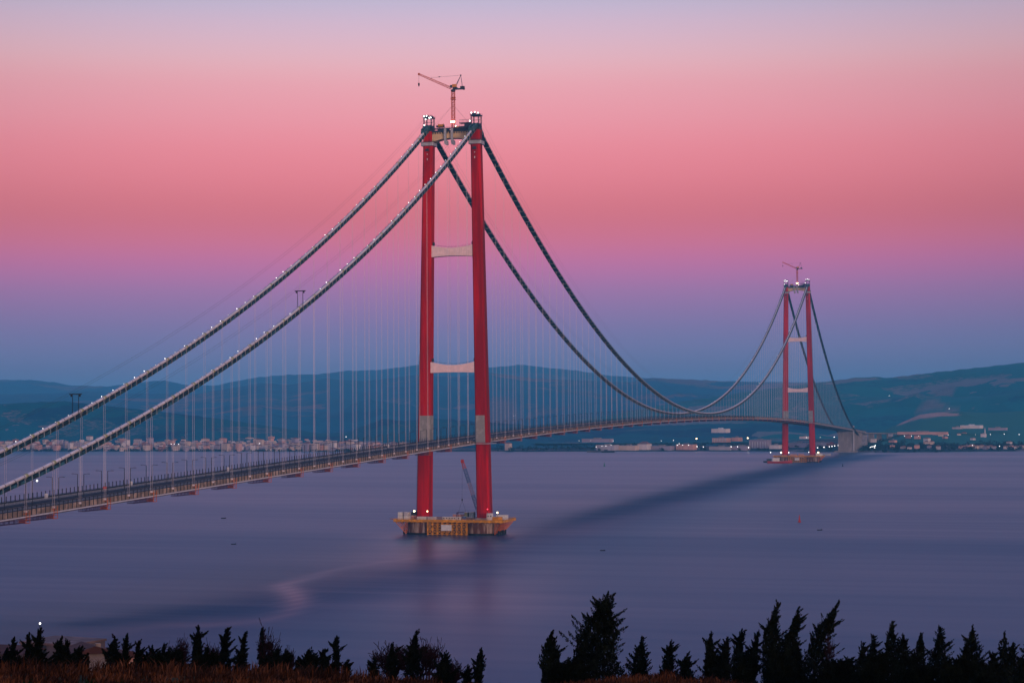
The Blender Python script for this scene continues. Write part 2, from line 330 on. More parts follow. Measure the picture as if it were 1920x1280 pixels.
hill('hill', ridgeB, 10500, 5350, 14, M_hB, .34, 2, shape=1.9, x0=-900, x1=2700, soil=[(940, .55, 42, .16), (470, .6, 20, .07)])
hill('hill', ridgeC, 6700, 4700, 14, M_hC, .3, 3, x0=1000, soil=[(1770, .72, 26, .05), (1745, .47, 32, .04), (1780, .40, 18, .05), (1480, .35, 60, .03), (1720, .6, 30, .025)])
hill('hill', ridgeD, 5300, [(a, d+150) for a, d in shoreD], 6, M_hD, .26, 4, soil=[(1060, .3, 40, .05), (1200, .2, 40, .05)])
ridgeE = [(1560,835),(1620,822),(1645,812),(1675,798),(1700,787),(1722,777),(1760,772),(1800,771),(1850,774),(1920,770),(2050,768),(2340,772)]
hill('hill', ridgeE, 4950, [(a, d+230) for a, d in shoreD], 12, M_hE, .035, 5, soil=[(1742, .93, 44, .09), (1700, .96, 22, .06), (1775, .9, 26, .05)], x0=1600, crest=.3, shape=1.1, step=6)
# low shore the towns stand on: rises gently from a beach
RISE = [(-420,60),(0,56),(120,52),(250,40),(400,34),(520,30),(620,24),(700,22),(800,22),(1000,14),(1300,20),(1560,22),(1700,30),(1920,30),(2340,30)]
def shore_h(px, d):
    v = (d-interp(shoreD, px))/620
    return -3+4.5*min(1, max(0, v*30)) + interp(RISE, px)*max(0, v)**1.15*(1-.25*max(0, v)) if v > 0 else -3
V = []; cols = np.arange(-420, 2341, 10); rows = [-40, 0, 6, 14, 25, 60, 110, 170, 240, 310, 390, 470, 560, 660, 760]
for px in cols:
    for j, r in enumerate(rows):
        d = interp(shoreD, px)+r+18*noise.noise(Vector((px/60, 5, 1))); x, y = XY(px, d)
        V.append((x, y, shore_h(px, interp(shoreD, px)+r)+(noise.noise(Vector((x/90, y/90, 0)))*1.5 if j > 4 else 0)-(0 if r < 700 else 6)))
n = len(rows); me = npmesh('shore', V, [(i*n+j, (i+1)*n+j, (i+1)*n+j+1, i*n+j+1) for i in range(len(cols)-1) for j in range(n-1)], M_sh)
structure(link('shore', me))

# ------------------------------------------------------------------ the slope the camera stands on
BROW = [(-300,1258),(0,1256),(150,1258),(300,1260),(450,1264),(640,1270),(760,1276),(860,1288),(1000,1290),(1080,1282),(1150,1272),(1240,1268),(1330,1276),(1450,1296),(1700,1310),(2200,1310)]
def ground_drop(px, d):
    br = (interp(BROW, px)-interp([(0,775.7),(960,769.8),(1920,763.8)], px))/FPX*31       # drop of the brow, 31 m out
    if d <= 31: return 1.55+(br-1.55)*(max(0, d)/31)**1.25
    if d <= 64: return br+(11.6-br)*((d-31)/33)
    if d <= 110: return 11.6+(d-64)*.17
    return 19.4+(d-110)*.245
V = []; cols = np.arange(-1200, 3121, 30); rows = list(np.arange(0, 45, 2.0))+list(np.arange(46, 130, 7))+list(np.arange(140, 520, 25))
for px in cols:
    for d in rows:
        x, y = XY(px, max(d, .3)); zz = CAM[2]-ground_drop(px, d)+noise.noise(Vector((x/3, y/3, 0)))*.06*min(1, d/10)+noise.noise(Vector((x/25, y/25, 2)))*.02*max(0, d-40)
        V.append((x, y, max(zz, -3)))
n = len(rows); F = [(i*n+j, (i+1)*n+j, (i+1)*n+j+1, i*n+j+1) for i in range(len(cols)-1) for j in range(n-1)]
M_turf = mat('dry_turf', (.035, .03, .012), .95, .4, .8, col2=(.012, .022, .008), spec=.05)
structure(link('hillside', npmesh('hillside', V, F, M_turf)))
# the level crest behind the camera
V = []; q = []
for i, a in enumerate(np.linspace(-1.0, 1.0, 21)):
    for j, d in enumerate([0.0, 20, 60, 130, 260]):
        x, y = CAM[:2]+Rh[:2]*(a*(60+d*1.2))-Fh[:2]*(d+.2); V.append((x, y, CAM[2]-1.6-abs(a)*(d*.15+14)*(.3+abs(a))))
structure(link('hilltop', npmesh('hilltop', V, [(i*5+j, i*5+j+1, (i+1)*5+j+1, (i+1)*5+j) for i in range(20) for j in range(4)], M_turf)))
def gz(px, d):
    x, y = XY(px, d); return float(CAM[2]-ground_drop(px, d)+noise.noise(Vector((x/25, y/25, 2)))*.02*max(0, d-40))

# ================================================================== THE BRIDGE
SPAN = 2023.0; T = 19.5
def hd(s):
    if s > 1011.5: s = SPAN-s
    if s < -150: return 85-13*((-150-1011.5)/1011.5)**2+.0299*(s+150)
    return 85-13*((s-1011.5)/1011.5)**2
def hc(s):
    if s < 0: return 2.425e-4*s*s+.5372*s+320.26
    if s > SPAN: return hc(SPAN-s)
    return 91+229.3*((s-1011.5)/1011.5)**2
bridge = thing('suspension_bridge', 'long suspension bridge with two red towers, pale cables and a shallow arching deck', 'bridge')
# ---- deck
deck = link('deck', None, bridge)
SS = list(np.arange(-1010, 3060.1, 24)); SSn = [s for s in SS]
def sweep(sec, ss=SS): return MB().loft([[(p[0], s, hd(s)+p[1]) for p in sec] for s in ss])
for sg in (-1, 1):
    sec = [(sg*1.9, 0), (sg*18, 0), (sg*18.25, -1.1), (sg*14, -3.3), (sg*4.5, -3.3), (sg*1.9, -1.6)]
    if sg > 0: sec = sec[::-1]
    part('road_box', sweep(sec), M_beige, deck)
    rs = [(sg*1.95, .006), (sg*17.2, .006), (sg*17.2, .02), (sg*1.95, .02)]
    part('carriageway', sweep(rs if sg < 0 else rs[::-1]), M_asph, deck)
    for off in (2.3, 9.6, 17.5):
        g = MB()
        for z0, z1 in ((.35, .5), (.75, .95), (1.15, 1.3)):
            q = [(sg*off-.1, z0), (sg*off+.1, z0), (sg*off+.1, z1), (sg*off-.1, z1)]; g.loft([[(p[0], s, hd(s)+p[1]) for p in q] for s in SS])
        part('guard_rail', g, M_steel if off == 9.6 else M_navy, deck)
    if sg < 0: part('wind_screen', sweep([(-17.7, .03), (-17.58, .03), (-17.58, .85), (-17.7, .85)]), M_navy, deck)
    for a, b_ in ((-1010, -11), (11, SPAN-11), (SPAN+11, 3060)):        # outer ledges stop at the tower legs
        sl = [a]+[s for s in SS if a+1 < s < b_-1]+[b_]
        q = [(sg*18.55, -1.45), (sg*18.75, -1.45), (sg*18.75, 1.1), (sg*18.55, 1.1)]
        if sg > 0: part('side_fairing', sweep(q, sl), M_beige, deck)
        part('ledge', sweep([(sg*18.3, -1.75), (sg*20.3, -1.75), (sg*20.3, -1.5), (sg*18.3, -1.5)], sl), M_beige, deck)
        part('ledge_edge', sweep([(sg*20.32, -1.95), (sg*20.5, -1.95), (sg*20.5, -1.35), (sg*20.32, -1.35)], sl), M_pale, deck)
        for z0 in (1.35, 1.9, 2.4):
            if sg > 0: part('handrail', sweep([(sg*18.6, z0), (sg*18.75, z0), (sg*18.75, z0+.22), (sg*18.6, z0+.22)], sl), M_navy, deck)
for s in np.arange(-986, 3050, 48):
    part('cross_girder', MB().cbox((0, 0, 0), (3.6, 2.4, 1.4)), M_beige, deck, (0, s, hd(s)-1.4))
pm = MB().cbox((0, 0, .2), (.34, .30, 3.6)).mesh('post', M_dark)
pm2 = MB().cbox((0, 0, .15), (.26, .26, 4.2)).mesh('post', M_dark)
far_posts = MB(); npost = 0
for s in np.arange(-712, 1990, 4.0):
    if abs(s) < 11: continue
    for sg in (-1, 1):
        x = sg*17.85 if sg < 0 else 18.95; zz = hd(s)+(1.5 if sg < 0 else .5)
        if s < -132: link('post', pm if sg < 0 else pm2, deck, (x, s, zz)); npost += 1
        elif s < 1400: far_posts.cbox((x, s, zz+.15), (.32, .3, 3.4))
o = part('posts', far_posts, M_navy, deck); o['kind'] = 'stuff'
# hanging maintenance scaffolds under the footway edge
brm = MB(); 
for yy in (-1.6, 1.6):
    for xx in (-2, 0, 2): brm.bar((xx, yy, -2.8), (xx, yy, 2.6), .13)
    for zz in (-2.8, -1.4, 0, 1.3): brm.bar((-2, yy, zz), (2, yy, zz), .11)
    brm.bar((-2, yy, -2.8), (2, yy, 0), .09)
for xx in (-2, 2):
    for zz in (-2.8, -1.4, 0): brm.bar((xx, -1.6, zz), (xx, 1.6, zz), .11)
brm.cbox((0, -1.7, -2.1), (3.2, .1, 1.2)).cbox((0, 0, -2.85), (4.4, 3.4, .14)); brm.cbox((0, 0, -1.42), (4.2, 3.3, .10))
brm = brm.mesh('orange_frame', M_orange)
bkm = MB()
for k in range(5):
    y1 = -2-k*4.2; y0 = y1-4.2; zb = -2.7+.10*k
    bkm.cbox((0, (y0+y1)/2, zb-.45*k*.2), (3.6, 4.3, .12))
    for yy in np.arange(y0+.3, y1, .75):
        for xx in (-1.7, 1.7): bkm.bar((xx, yy, zb-.09*k), (xx, yy, 0), .07)
    for xx in (-1.7, 1.7): bkm.bar((xx, y0, zb+1.1), (xx, y1, zb+1.1), .10)
bkm = bkm.mesh('basket', M_purp)
for s in [-674, -650]+list(np.arange(-600, 1990, 48)):
    if abs(s) < 25: continue
    a = link('hanging_scaffold', None, bridge, (18.6, s, hd(s)-1.7))
    link('orange_frame', brm, a); link('basket', bkm, a)

# ---- cables
def zc(s): return hc(s)
cs = list(np.arange(-780, 1.0, 10))+list(np.linspace(0, SPAN, 170))[1:-1]+list(np.arange(SPAN, SPAN+900, 10))
lampms = [MB().ball((0, 0, 0), r_, 6, 4).mesh('lamp', mat('lamp_white_dim', (1, .95, .88), emit=2.2) if r_ < .17 else M_glow) for r_ in (.15, .18, .21, .25)]
clm = MB().tube([(0, -.9, 0), (0, .9, 0)], .98, 8).mesh('cable_clamp', mat('clamp_paint', (.42, .40, .22), .6, .3, .4))
bandm = MB().tube([(0, -.16, 0), (0, .16, 0)], .86, 8).mesh('cable_band', M_dark)
for sg in (-1, 1):
    c = link('main_cable', MB().tube([(sg*T, s, zc(s)) for s in cs], .82, 8).mesh('main_cable', M_cable, True), bridge)
    # catwalk slung under the cable: mesh floor with side nets
    for lo, hi, k0 in ((-760, -6, 0), (6, SPAN-6, 1), (SPAN+6, SPAN+850, 2)):
        ss = np.linspace(lo, hi, int((hi-lo)/12)+1)
        fl = MB(); fl.loft([[(sg*T-1.9, s, zc(s)-2.35), (sg*T+1.9, s, zc(s)-2.35), (sg*T+1.9, s, zc(s)-2.2), (sg*T-1.9, s, zc(s)-2.2)] for s in ss])
        part('catwalk_floor', fl, M_net, c)
        for e in (-1, 1):
            x = sg*T+e*1.95; rl = MB().loft([[(x-.03, s, zc(s)-2.3), (x+.03, s, zc(s)-2.3), (x+.03, s, zc(s)-1.0), (x-.03, s, zc(s)-1.0)] for s in ss])
            part('catwalk_net', rl, M_netg, c)
            rp = MB().tube([(x, s, zc(s)-.35) for s in ss], .07, 4); part('hand_rope', rp, M_dark, c)
    def ang(s): return math.atan((zc(s+1)-zc(s-1))/2)
    for s in np.arange(-698 if sg < 0 else -494, -8, 12.0): random.random() < .93 and link('lamp', random.choice(lampms), c, (sg*T-1.1+random.uniform(-.2, .2), s+random.uniform(-1.2, 1.2), zc(s)+.62))
    for s in np.arange(16, 2010, 24.0): random.random() < .9 and link('lamp', random.choice(lampms[:3]), c, (sg*T-2.2, s+random.uniform(-3, 3), zc(s)-.2+random.uniform(-.4, .2)))
    for s in [-24.0*k-2 for k in range(1, 30)]+[51.5+24*k for k in range(0, 30)]: link('cable_clamp', clm, c, (sg*T, s, zc(s)), (ang(s), 0, 0))
    for s in np.arange(-700, -400, 8.0):
        link('cable_band', bandm, c, (sg*T, s, zc(s)), (ang(s), 0, 0))
    g = MB()
    for s in list(np.arange(-756, -8, 6.0))+list(np.arange(10, SPAN-8, 9.0)):
        for e in (-1, 1): g.cbox((sg*T+e*1.95, s, zc(s)-1.0), (.22, .3, 2.9))
        g.cbox((sg*T, s, zc(s)-2.5), (4.2, .45, .25))
    o_ = part('catwalk_frames', g, M_steel, c); o_['kind'] = 'stuff'
    # hangers, two ropes each
    for s in [-24.0*k-2 for k in range(1, 31)]+[51.5+24*k for k in range(0, 81)]+[SPAN+26+24*k for k in range(0, 30)]:
        l = zc(s)-.3-(hd(s)+.6)
        if l < 2: continue
        g = MB()
        rr = .05 if s < -200 else .058 if s < 1000 else .07
        for dx in ((-.45, .45) if s < -300 else (-.25, .25)): g.tube([(dx, 0, 0), (dx, 0, l)], rr, 4)
        if s < 200: g.cbox((0, 0, -.1), (1.1, .5, .8))
        part('hanger', g, M_hang, bridge, (sg*T, s, hd(s)+.6))
    # tramway ropes above the cables and their portal frames
    rp = MB()
    for dx in (-1.2, 1.2):
        for lo, hi, sag in ((-760, 0, 0), (0, SPAN, 1)):
            ps = []
            for s in np.linspace(lo, hi, 40):
                k = (s-lo)/(hi-lo); ps.append((sg*T+dx, s, zc(s)+9+(3.5*math.sin(math.pi*k) if not sag else 6*math.sin(math.pi*k))))
            rp.tube(ps, .05, 3)
    part('tramway_rope', rp, M_dark, c)
    for s in ((-560,) if sg < 0 else (-360,)):
        g = MB(); h = 9.6
        for dx in (-1.7, 1.7): g.lattice((dx, 0, -1.8), (dx, 0, h), .34, .28, 10, .035)
        g.cbox((0, 0, h+.2), (6.6, 1.0, .5)); g.cbox((2.4, 0, h-.5), (.5, .8, 1.2)); g.cbox((-2.4, 0, h-.5), (.5, .8, 1.2))
        part('tramway_portal', g, M_black, c, (sg*T, s, zc(s)))

# ---- towers
HB, HT = 12.6, 315.5
def leg_c(h): return 24.66+(19.52-24.66)*(h-13)/(308-13)
def leg_w(h): k = (h-HB)/(HT-HB); return 10.2-2.7*k, 11.0-2.6*k
def oct_ring(cx, h, wt, ws, ch): 
    a, b = wt/2, ws/2
    return [(cx+x, y, h) for x, y in ((-a+ch, -b), (a-ch, -b), (a, -b+ch), (a, b-ch), (a-ch, b), (-a+ch, b), (-a, b-ch), (-a, -b+ch))]
def tower(near):
    tw = link('tower', None, bridge)
    tw['label'] = 'near red tower of the bridge, seen large' if near else 'far red tower of the bridge, seen small through haze'
    H = hd(0)
    for sg in (-1, 1):
        hs = [HB]+list(np.arange(22, 314, 10.0))+[HT]; rings = []
        for h in hs:
            wt, ws = leg_w(h)
            if h not in (HB, HT):
                for dh, dd in ((-.18, 0), (-.08, -.10), (.08, -.10), (.18, 0)): rings.append(oct_ring(sg*leg_c(h), h+dh, wt+dd, ws+dd, 1.0))
            else: rings.append(oct_ring(sg*leg_c(h), h, wt, ws, 1.0))
        part('leg', MB().loft(rings), M_red, tw)
        # grey unpainted sleeve above the deck, open on the outer side
        rr = []
        for h in (H-1, 92.2):
            wt, ws = leg_w(h); cx = sg*leg_c(h); a, b = wt/2+.12, ws/2+.12; o_ = sg*(a-1.6)
            ring = [(cx+o_, -b, h), (cx-sg*(a-1), -b, h), (cx-sg*a, -b+1, h), (cx-sg*a, b-1, h), (cx-sg*(a-1), b, h), (cx+o_, b, h)]
            rr.append(ring if sg < 0 else ring[::-1])
        part('grey_sleeve', MB().loft(rr), M_grey, tw)
        # collar platform under the top
        for h, e, th, mm in ((304.2, 2.6, 2.6, M_steel), (306.9, 3.0, .3, M_dark)):
            wt, ws = leg_w(h); g = MB().loft([oct_ring(sg*leg_c(h), h, wt+e, ws+e, .6), oct_ring(sg*leg_c(h), h+th, wt+e, ws+e, .6)])
            part('collar', g, mm, tw)
        g = MB(); wt, ws = leg_w(308); cx = sg*leg_c(308); ex, ey = wt/2+1.4, ws/2+1.4
        for i in range(9):
            k = -1+i/4
            for a_, b_ in (((cx+k*ex, -ey), 0), ((cx+k*ex, ey), 0), ((cx-ex, k*ey), 0), ((cx+ex, k*ey), 0)): g.bar((*a_, 307), (*a_, 308.3), .06)
        for zz in (307.7, 308.3):
            g.bar((cx-ex, -ey, zz), (cx+ex, -ey, zz), .06); g.bar((cx-ex, ey, zz), (cx+ex, ey, zz), .06); g.bar((cx-ex, -ey, zz), (cx-ex, ey, zz), .06); g.bar((cx+ex, -ey, zz), (cx+ex, ey, zz), .06)
        part('collar_railing', g, M_dark, tw)
        # inspection cradle hanging on the front face
        g = MB().cbox((cx, -ws/2-.9, 300.2), (3.6, 1.6, .35)); g.cbox((cx, -ws/2-.7, 301.2), (2.2, 1.0, 1.5))
        for dx in (-1.6, 1.6): g.bar((cx+dx, -ws/2-.9, 300.2), (cx+dx, -ws/2-.9, 304.3), .07)
        part('inspection_cradle', g, M_dark, tw)
        for zz in (297.6, 293.6): part('hatch', MB().cbox((cx-.1, -leg_w(zz)[1]/2-.12, zz), (.6, .3, 1.5 if zz < 295 else .8)), M_white, tw)
        # saddle: steel trough carrying the cable over the leg, nosed down both ways
        g = MB(); st = [(-15, -5.4), (-11, -3.6), (-5, -1.2), (0, 0), (5, -1.4), (11, -4.2), (15, -6.4)]
        g.loft([[(sg*T-1.9, y, 321.3+dz-3.6), (sg*T+1.9, y, 321.3+dz-3.6), (sg*T+1.7, y, 321.3+dz), (sg*T+.75, y, 321.3+dz), (sg*T+.75, y, 321.3+dz-1.0), (sg*T-.75, y, 321.3+dz-1.0), (sg*T-.75, y, 321.3+dz), (sg*T-1.7, y, 321.3+dz)] for y, dz in st])
        part('saddle', g, mat('saddle_teal', (.03, .10, .12), .6, .3, .6), tw)
        g = MB().cbox((sg*T, 0, 316.3), (7.4, 8.2, 1.5)); part('saddle_base', g, M_dark, tw)
        # scaffold canopy over the saddle
        g = MB(); X0 = sg*T
        for dx in (-3, 3):
            for dy in (-3.4, 3.4):
                g.lattice((X0+dx, dy, 316.8), (X0+dx, dy, 326.6), .7, .7, 6, .11)
        g.cbox((X0, 0, 326.9), (7.6, 8.4, .8)); g.cbox((X0, 0, 323.3), (6.8, .3, .3))
        for dy in (-4.2, 4.2): 
            for zz in (327.8, 328.5): g.bar((X0-3.8, dy, zz), (X0+3.8, dy, zz), .07)
            for k in range(6): g.bar((X0-3.8+1.52*k, dy, 327.2), (X0-3.8+1.52*k, dy, 328.6), .07)
        g.cbox((X0-1.5, -1, 328), (2.6, 2.2, 1.6)); g.cbox((X0+2, 1, 327.8), (1.8, 2.6, 1.2)); g.cbox((X0+3.4, 0, 319), (1, 4, 2.6)); g.cbox((X0-3.6, -2, 319.4), (1.2, 3, 2.2))
        part('scaffold_canopy', g, M_navy, tw)
        sp = [(-2.6, -4.4, 328.6), (.2, -4.4, 329), (2.8, -4.4, 328.3), (-3.9, -4.2, 322.3)] if sg > 0 else [(-2.7, -4.4, 327.6), (-.6, -4.4, 327.9), (-1.4, -4.4, 325.2), (1.6, -4.4, 326.2), (2.9, -4.4, 326.4), (-2.4, -4.6, 320.6)]
        for q in sp: link('floodlight', MB().ball((0, 0, 0), .55, 8, 6).mesh('floodlight', M_glow), tw, (X0+q[0], q[1], q[2]))
        # access hoist mast up the outer face
        h0, h1 = (HB, 314) if sg > 0 else (HB, 140)
        g = MB(); nb = 90 if sg > 0 else 42
        xa, xb = sg*(leg_c(h0)+leg_w(h0)[0]/2+.9), sg*(leg_c(h1)+leg_w(h1)[0]/2+.9)
        for dx in (-.4, .4): g.bar((xa+dx, -1.5, h0), (xb+dx, -1.5, h1), .09)
        for k in range(nb+1):
            f = k/nb; xx = xa+(xb-xa)*f; zz = h0+(h1-h0)*f; g.bar((xx-.4, -1.5, zz), (xx+.4, -1.5, zz), .07)
            if k < nb: g.bar((xx-.4, -1.5, zz), (xx+.4, -1.5, zz+(h1-h0)/nb), .05)
            if k % 9 == 0: g.bar((xx, -1.5, zz), (xx-sg*1.2, -1.5, zz), .12)
        part('hoist_mast', g, M_dark, tw)
        # walkway round the leg at deck level
        h = H-1.5; wt, ws = leg_w(h); cx = sg*leg_c(h); g = MB()
        xo = cx+sg*(wt/2+2.6); xi = cx+sg*(wt/2+.2)
        g.box((min(xi, xo), -11.5, h-.4), (max(xi, xo), 11.5, h)); 
        for y0, y1 in ((-11.5, -ws/2-.2), (ws/2+.2, 11.5)): g.box((min(xi, sg*18.6), y0, h-.4), (max(xi, sg*18.6), y1, h))
        part('leg_walkway', g, M_pale, tw)
        g = MB()
        for zz in (h+.6, h+1.2): g.bar((xo, -11.5, zz), (xo, 11.5, zz), .07); g.bar((xo, -11.5, zz), (sg*20.3, -11.5, zz), .07); g.bar((xo, 11.5, zz), (sg*20.3, 11.5, zz), .07)
        for k in range(9): g.bar((xo, -11.5+k*2.875, h), (xo, -11.5+k*2.875, h+1.2), .07)
        part('walkway_railing', g, M_dark, tw)
    # crossbeams: deeper at the legs, ribbed faces
    for ht, hm, de, dm, mm in ((225.6, 223.4, 9.2, 6.2, M_cream), (134.2, 131.6, 8.6, 5.6, M_cream)):
        g = MB(); L = leg_c(ht)-leg_w(ht)[0]/2+.15; W = leg_w(ht)[1]*.36; rings = []
        for i in range(17):
            k = -1+i/8; top = hm+(ht-hm)*k*k; bot = hm-dm-(de-dm-(ht-hm))*k*k*1.0
            rings.append([(k*L, -W, bot), (k*L, W, bot), (k*L, W, top), (k*L, -W, top)])
        g.loft(rings)
        for i in range(1, 24):
            k = -1+i/12; top = hm+(ht-hm)*k*k; bot = hm-dm-(de-dm-(ht-hm))*k*k
            for y in (-W-.1, W+.1): g.cbox((k*L, y, (top+bot)/2), (.22, .22, top-bot-.5))
        part('crossbeam', g, mm, tw)
        g = MB()
        for y in (-W, W):
            pr = None
            for i in range(13):
                k = -1+i/6; q = (k*L, y, hm+(ht-hm)*k*k+1.2); g.bar((q[0], q[1], q[2]-1.2), q, .06)
                if pr: g.bar(pr, q, .06)
                pr = q
        for e in (-1, 1): g.cbox((e*(L-.9), 0, ht+1.4), (1.2, 2, 2.6))
        part('crossbeam_railing', g, M_dark, tw)
    L = 15.6; g = MB(); rings = []
    for i in range(13):
        k = -1+i/6; rings.append([(k*L, -4, 309.6-2.4*k*k), (k*L, 4, 309.6-2.4*k*k), (k*L, 4, 314.4), (k*L, -4, 314.4)])
    g.loft(rings)
    for i in range(1, 20):
        k = -1+i/10; g.cbox((k*L, -4.12, 312-1.2*k*k), (.25, .25, 4.4))
    part('top_crossbeam', g, mat('ochre_cream_paint', (.74, .50, .28), .6, .1, .4), tw)
    g = MB().cbox((0, 0, 315.3), (31, 9.4, 1.1)); g.cbox((0, -4.4, 317), (30, .2, 1.0)); g.cbox((-8, 2, 317.3), (9, 3, 2)); g.cbox((9, 2, 317.6), (8, 3, 3)); g.cbox((11, -1, 321.2), (9, 5, .5)); g.cbox((13, -2, 318.6), (4.5, 3, 3.4))
    for i in range(16): g.bar((-15+2*i, -4.6, 314), (-15+2*i, -4.6, 318), .10); g.cbox((-14.6+1.95*i, -4.7, 313.7), (.7, .6, .9))
    for i in range(8): g.bar((7+1.1*i, -3.5, 318), (7+1.1*i, -3.5, 323.6), .09)
    for zz in (317.6, 318.3): g.bar((-15, -4.7, zz), (15, -4.7, zz), .09)
    g.bar((7, -3.5, 323.6), (15, -3.5, 323.6), .14)
    part('work_deck', g, M_navy, tw)
    for tx in (-4.4, 1.2):
        g = MB().box((tx-.9, -6.0, 308.4), (tx+.9, -4.8, 317)); g.add([(tx-.9, -6, 308.4), (tx+.9, -6, 308.4), (tx+2.6, -6, 306.6), (tx+2.6, -6, 303.8), (tx+.9, -6, 303.8), (tx-.6, -6, 305),
                (tx-.9, -4.8, 308.4), (tx+.9, -4.8, 308.4), (tx+2.6, -4.8, 306.6), (tx+2.6, -4.8, 303.8), (tx+.9, -4.8, 303.8), (tx-.6, -4.8, 305)],
              [(0,5,4,3,2,1),(6,7,8,9,10,11),(0,1,7,6),(1,2,8,7),(2,3,9,8),(3,4,10,9),(4,5,11,10),(5,0,6,11)])
        part('access_chute', g, M_steel, tw)
    return tw
tw1 = tower(True); tw2 = copy_tree(tw1, None, (0, SPAN, 0)); tw2['label'] = 'far red tower of the bridge, seen small through haze'
for c_ in list(tw2.children):
    if c_.name.startswith('access_chute'): pass

# winches on the tower tops
def winch(loc, label):
    w = thing('winch', label, 'winch', loc, 0, 'winches on the tower tops')
    part('frame', MB().cbox((0, 0, .25), (5.4, 2.6, .4)).cbox((-2.3, 0, 1.2), (.4, 2.4, 1.9)).cbox((2.3, 0, 1.2), (.4, 2.4, 1.9)).cbox((-3.2, 0, 1.0), (1.4, 1.6, 1.4)), M_dark, w)
    part('drum', MB().tube([(-2.0, 0, 1.6), (-1.8, 0, 1.6), (-1.8, 0, 1.6), (1.8, 0, 1.6), (1.8, 0, 1.6), (2.0, 0, 1.6)], [1.5, 1.5, 1.0, 1.0, 1.5, 1.5], 12), M_yel, w)
for tn, s0 in (('near', 0), ('far', SPAN)):
    winch((-8.6, s0-2.6, 318.35), f'yellow winch on top of the {tn} tower, on the far-leg side of the crane mast')
    winch((5.0, s0-2.9, 315.95), f'yellow winch on top of the {tn} tower, on the near-leg side of the crane mast')

# ---- luffing tower cranes on the tower tops
def tower_crane(s0, lab, jib_end, tip_drop, kr=1.0):
    c = thing('tower_crane', lab, 'crane', (1.0, s0-1.2, 315.9), 0, 'cranes on the bridge towers')
    part('mast', MB().lattice((0, 0, 0), (0, 0, 30.6), 2.3, 2.3, 18, .2*kr), M_crane, c)
    part('climbing_collar', MB().cbox((0, 0, 24.6), (3.6, 3.6, .5)).cbox((0, 0, 26), (3.4, 3.4, .4)), M_orange, c)
    part('slewing_ring', MB().tube([(0, 0, 30.4), (0, 0, 31.6), (0, 0, 32.2)], [1.6, 1.9, 1.5], 12), M_dark, c)
    part('counter_jib', MB().cbox((4.4, .6, 32.6), (9.6, 2.6, .8)).cbox((1.6, .6, 33.4), (3.6, 2.4, .9)), M_navy, c)
    part('counterweight', MB().cbox((8.3, .6, 33.2), (1.5, 2.8, 2.6)).cbox((6.7, .6, 33.6), (1.3, 2.6, 1.8)), M_dark, c)
    part('machinery_house', MB().cbox((1.4, -.8, 35), (3.2, 2.2, 2.3)), mat('crane_cab_orange', (.7, .26, .06), .5, .15, .6), c)
    part('cab', MB().cbox((-1.2, -1.2, 34.6), (1.5, 1.6, 2.0)), M_dark, c)
    g = MB()
    for y in (-.7, 1.7): g.bar((1.0, y, 33), (6.2, .5, 43.2), .2); g.bar((7.6, y, 33.6), (6.2, .5, 43.2), .12)
    for k in (.25, .5, .75): g.bar((1+5.2*k, -.7+1.2*k, 33+10.2*k), (1+5.2*k, 1.7-1.2*k, 33+10.2*k), .12); 
    g.cbox((6.2, .5, 43.3), (.9, .9, .8)); part('a_frame', g, M_navy, c)
    je = Vector(jib_end)
    part('jib', MB().lattice((-1.6, .2, 33.4), je, 1.7, 1.2, 22, .15*kr), M_crane, c)
    part('jib_head', MB().cbox(je, (1.2, 1.2, 1.6)), M_orange, c)
    g = MB(); q = Vector((-1.6, .2, 33.4)).lerp(je, .62); g.bar((6.2, .5, 43.4), q+Vector((0, 0, 1.6)), .05); g.bar((6.2, .2, 43.2), q+Vector((0, .3, 1.2)), .05)
    p2 = Vector((6.2, .5, 43.4)).lerp(q+Vector((0, 0, 1.6)), .72); g.cbox(p2, (1.2, .5, .6)); g.bar(q, q+Vector((0, 0, 1.9)), .12); part('pendant_line', g, M_dark, c)
    g = MB(); hk = je+Vector((0, 0, -tip_drop)); g.bar(je+Vector((-.2, 0, -.6)), hk, .05); g.bar(je+Vector((.2, 0, -.6)), hk, .05); part('hoist_rope', g, M_dark, c)
    g = MB().cbox(hk+Vector((0, 0, -.4)), (1.1, .7, 1.8)); g.loft([[(hk.x-.5, hk.y-.3, hk.z-1.3), (hk.x+.5, hk.y-.3, hk.z-1.3), (hk.x+.5, hk.y+.3, hk.z-1.3), (hk.x-.5, hk.y+.3, hk.z-1.3)], [(hk.x-.12, hk.y-.1, hk.z-2.4), (hk.x+.12, hk.y-.1, hk.z-2.4), (hk.x+.12, hk.y+.1, hk.z-2.4), (hk.x-.12, hk.y+.1, hk.z-2.4)]]); part('hook_block', g, M_black, c)
    g = MB()
    for e in (-1, 1): g.bar((0, 0, 20), (e*15-1, 2, 4), .045); g.bar((0, 0, 20), (e*15-1, -2, 4), .045)
    part('guy_wire', g, M_dark, c)
    part('floodlight', MB().cbox((0, -1.5, 6.6), (3.2, .8, 1.0)), M_flood, c)
    part('floodlight', MB().ball((2.6, -2.2, 3.0), .5, 8, 6), M_glow, c)
    return c
tower_crane(0, 'orange luffing tower crane on top of the near bridge tower', (-27.4, -3, 45.4), 7.5)
tower_crane(SPAN, 'small hazy orange luffing crane on top of the far bridge tower', (-25.5, -3, 44.8), 6.0, 1.35)

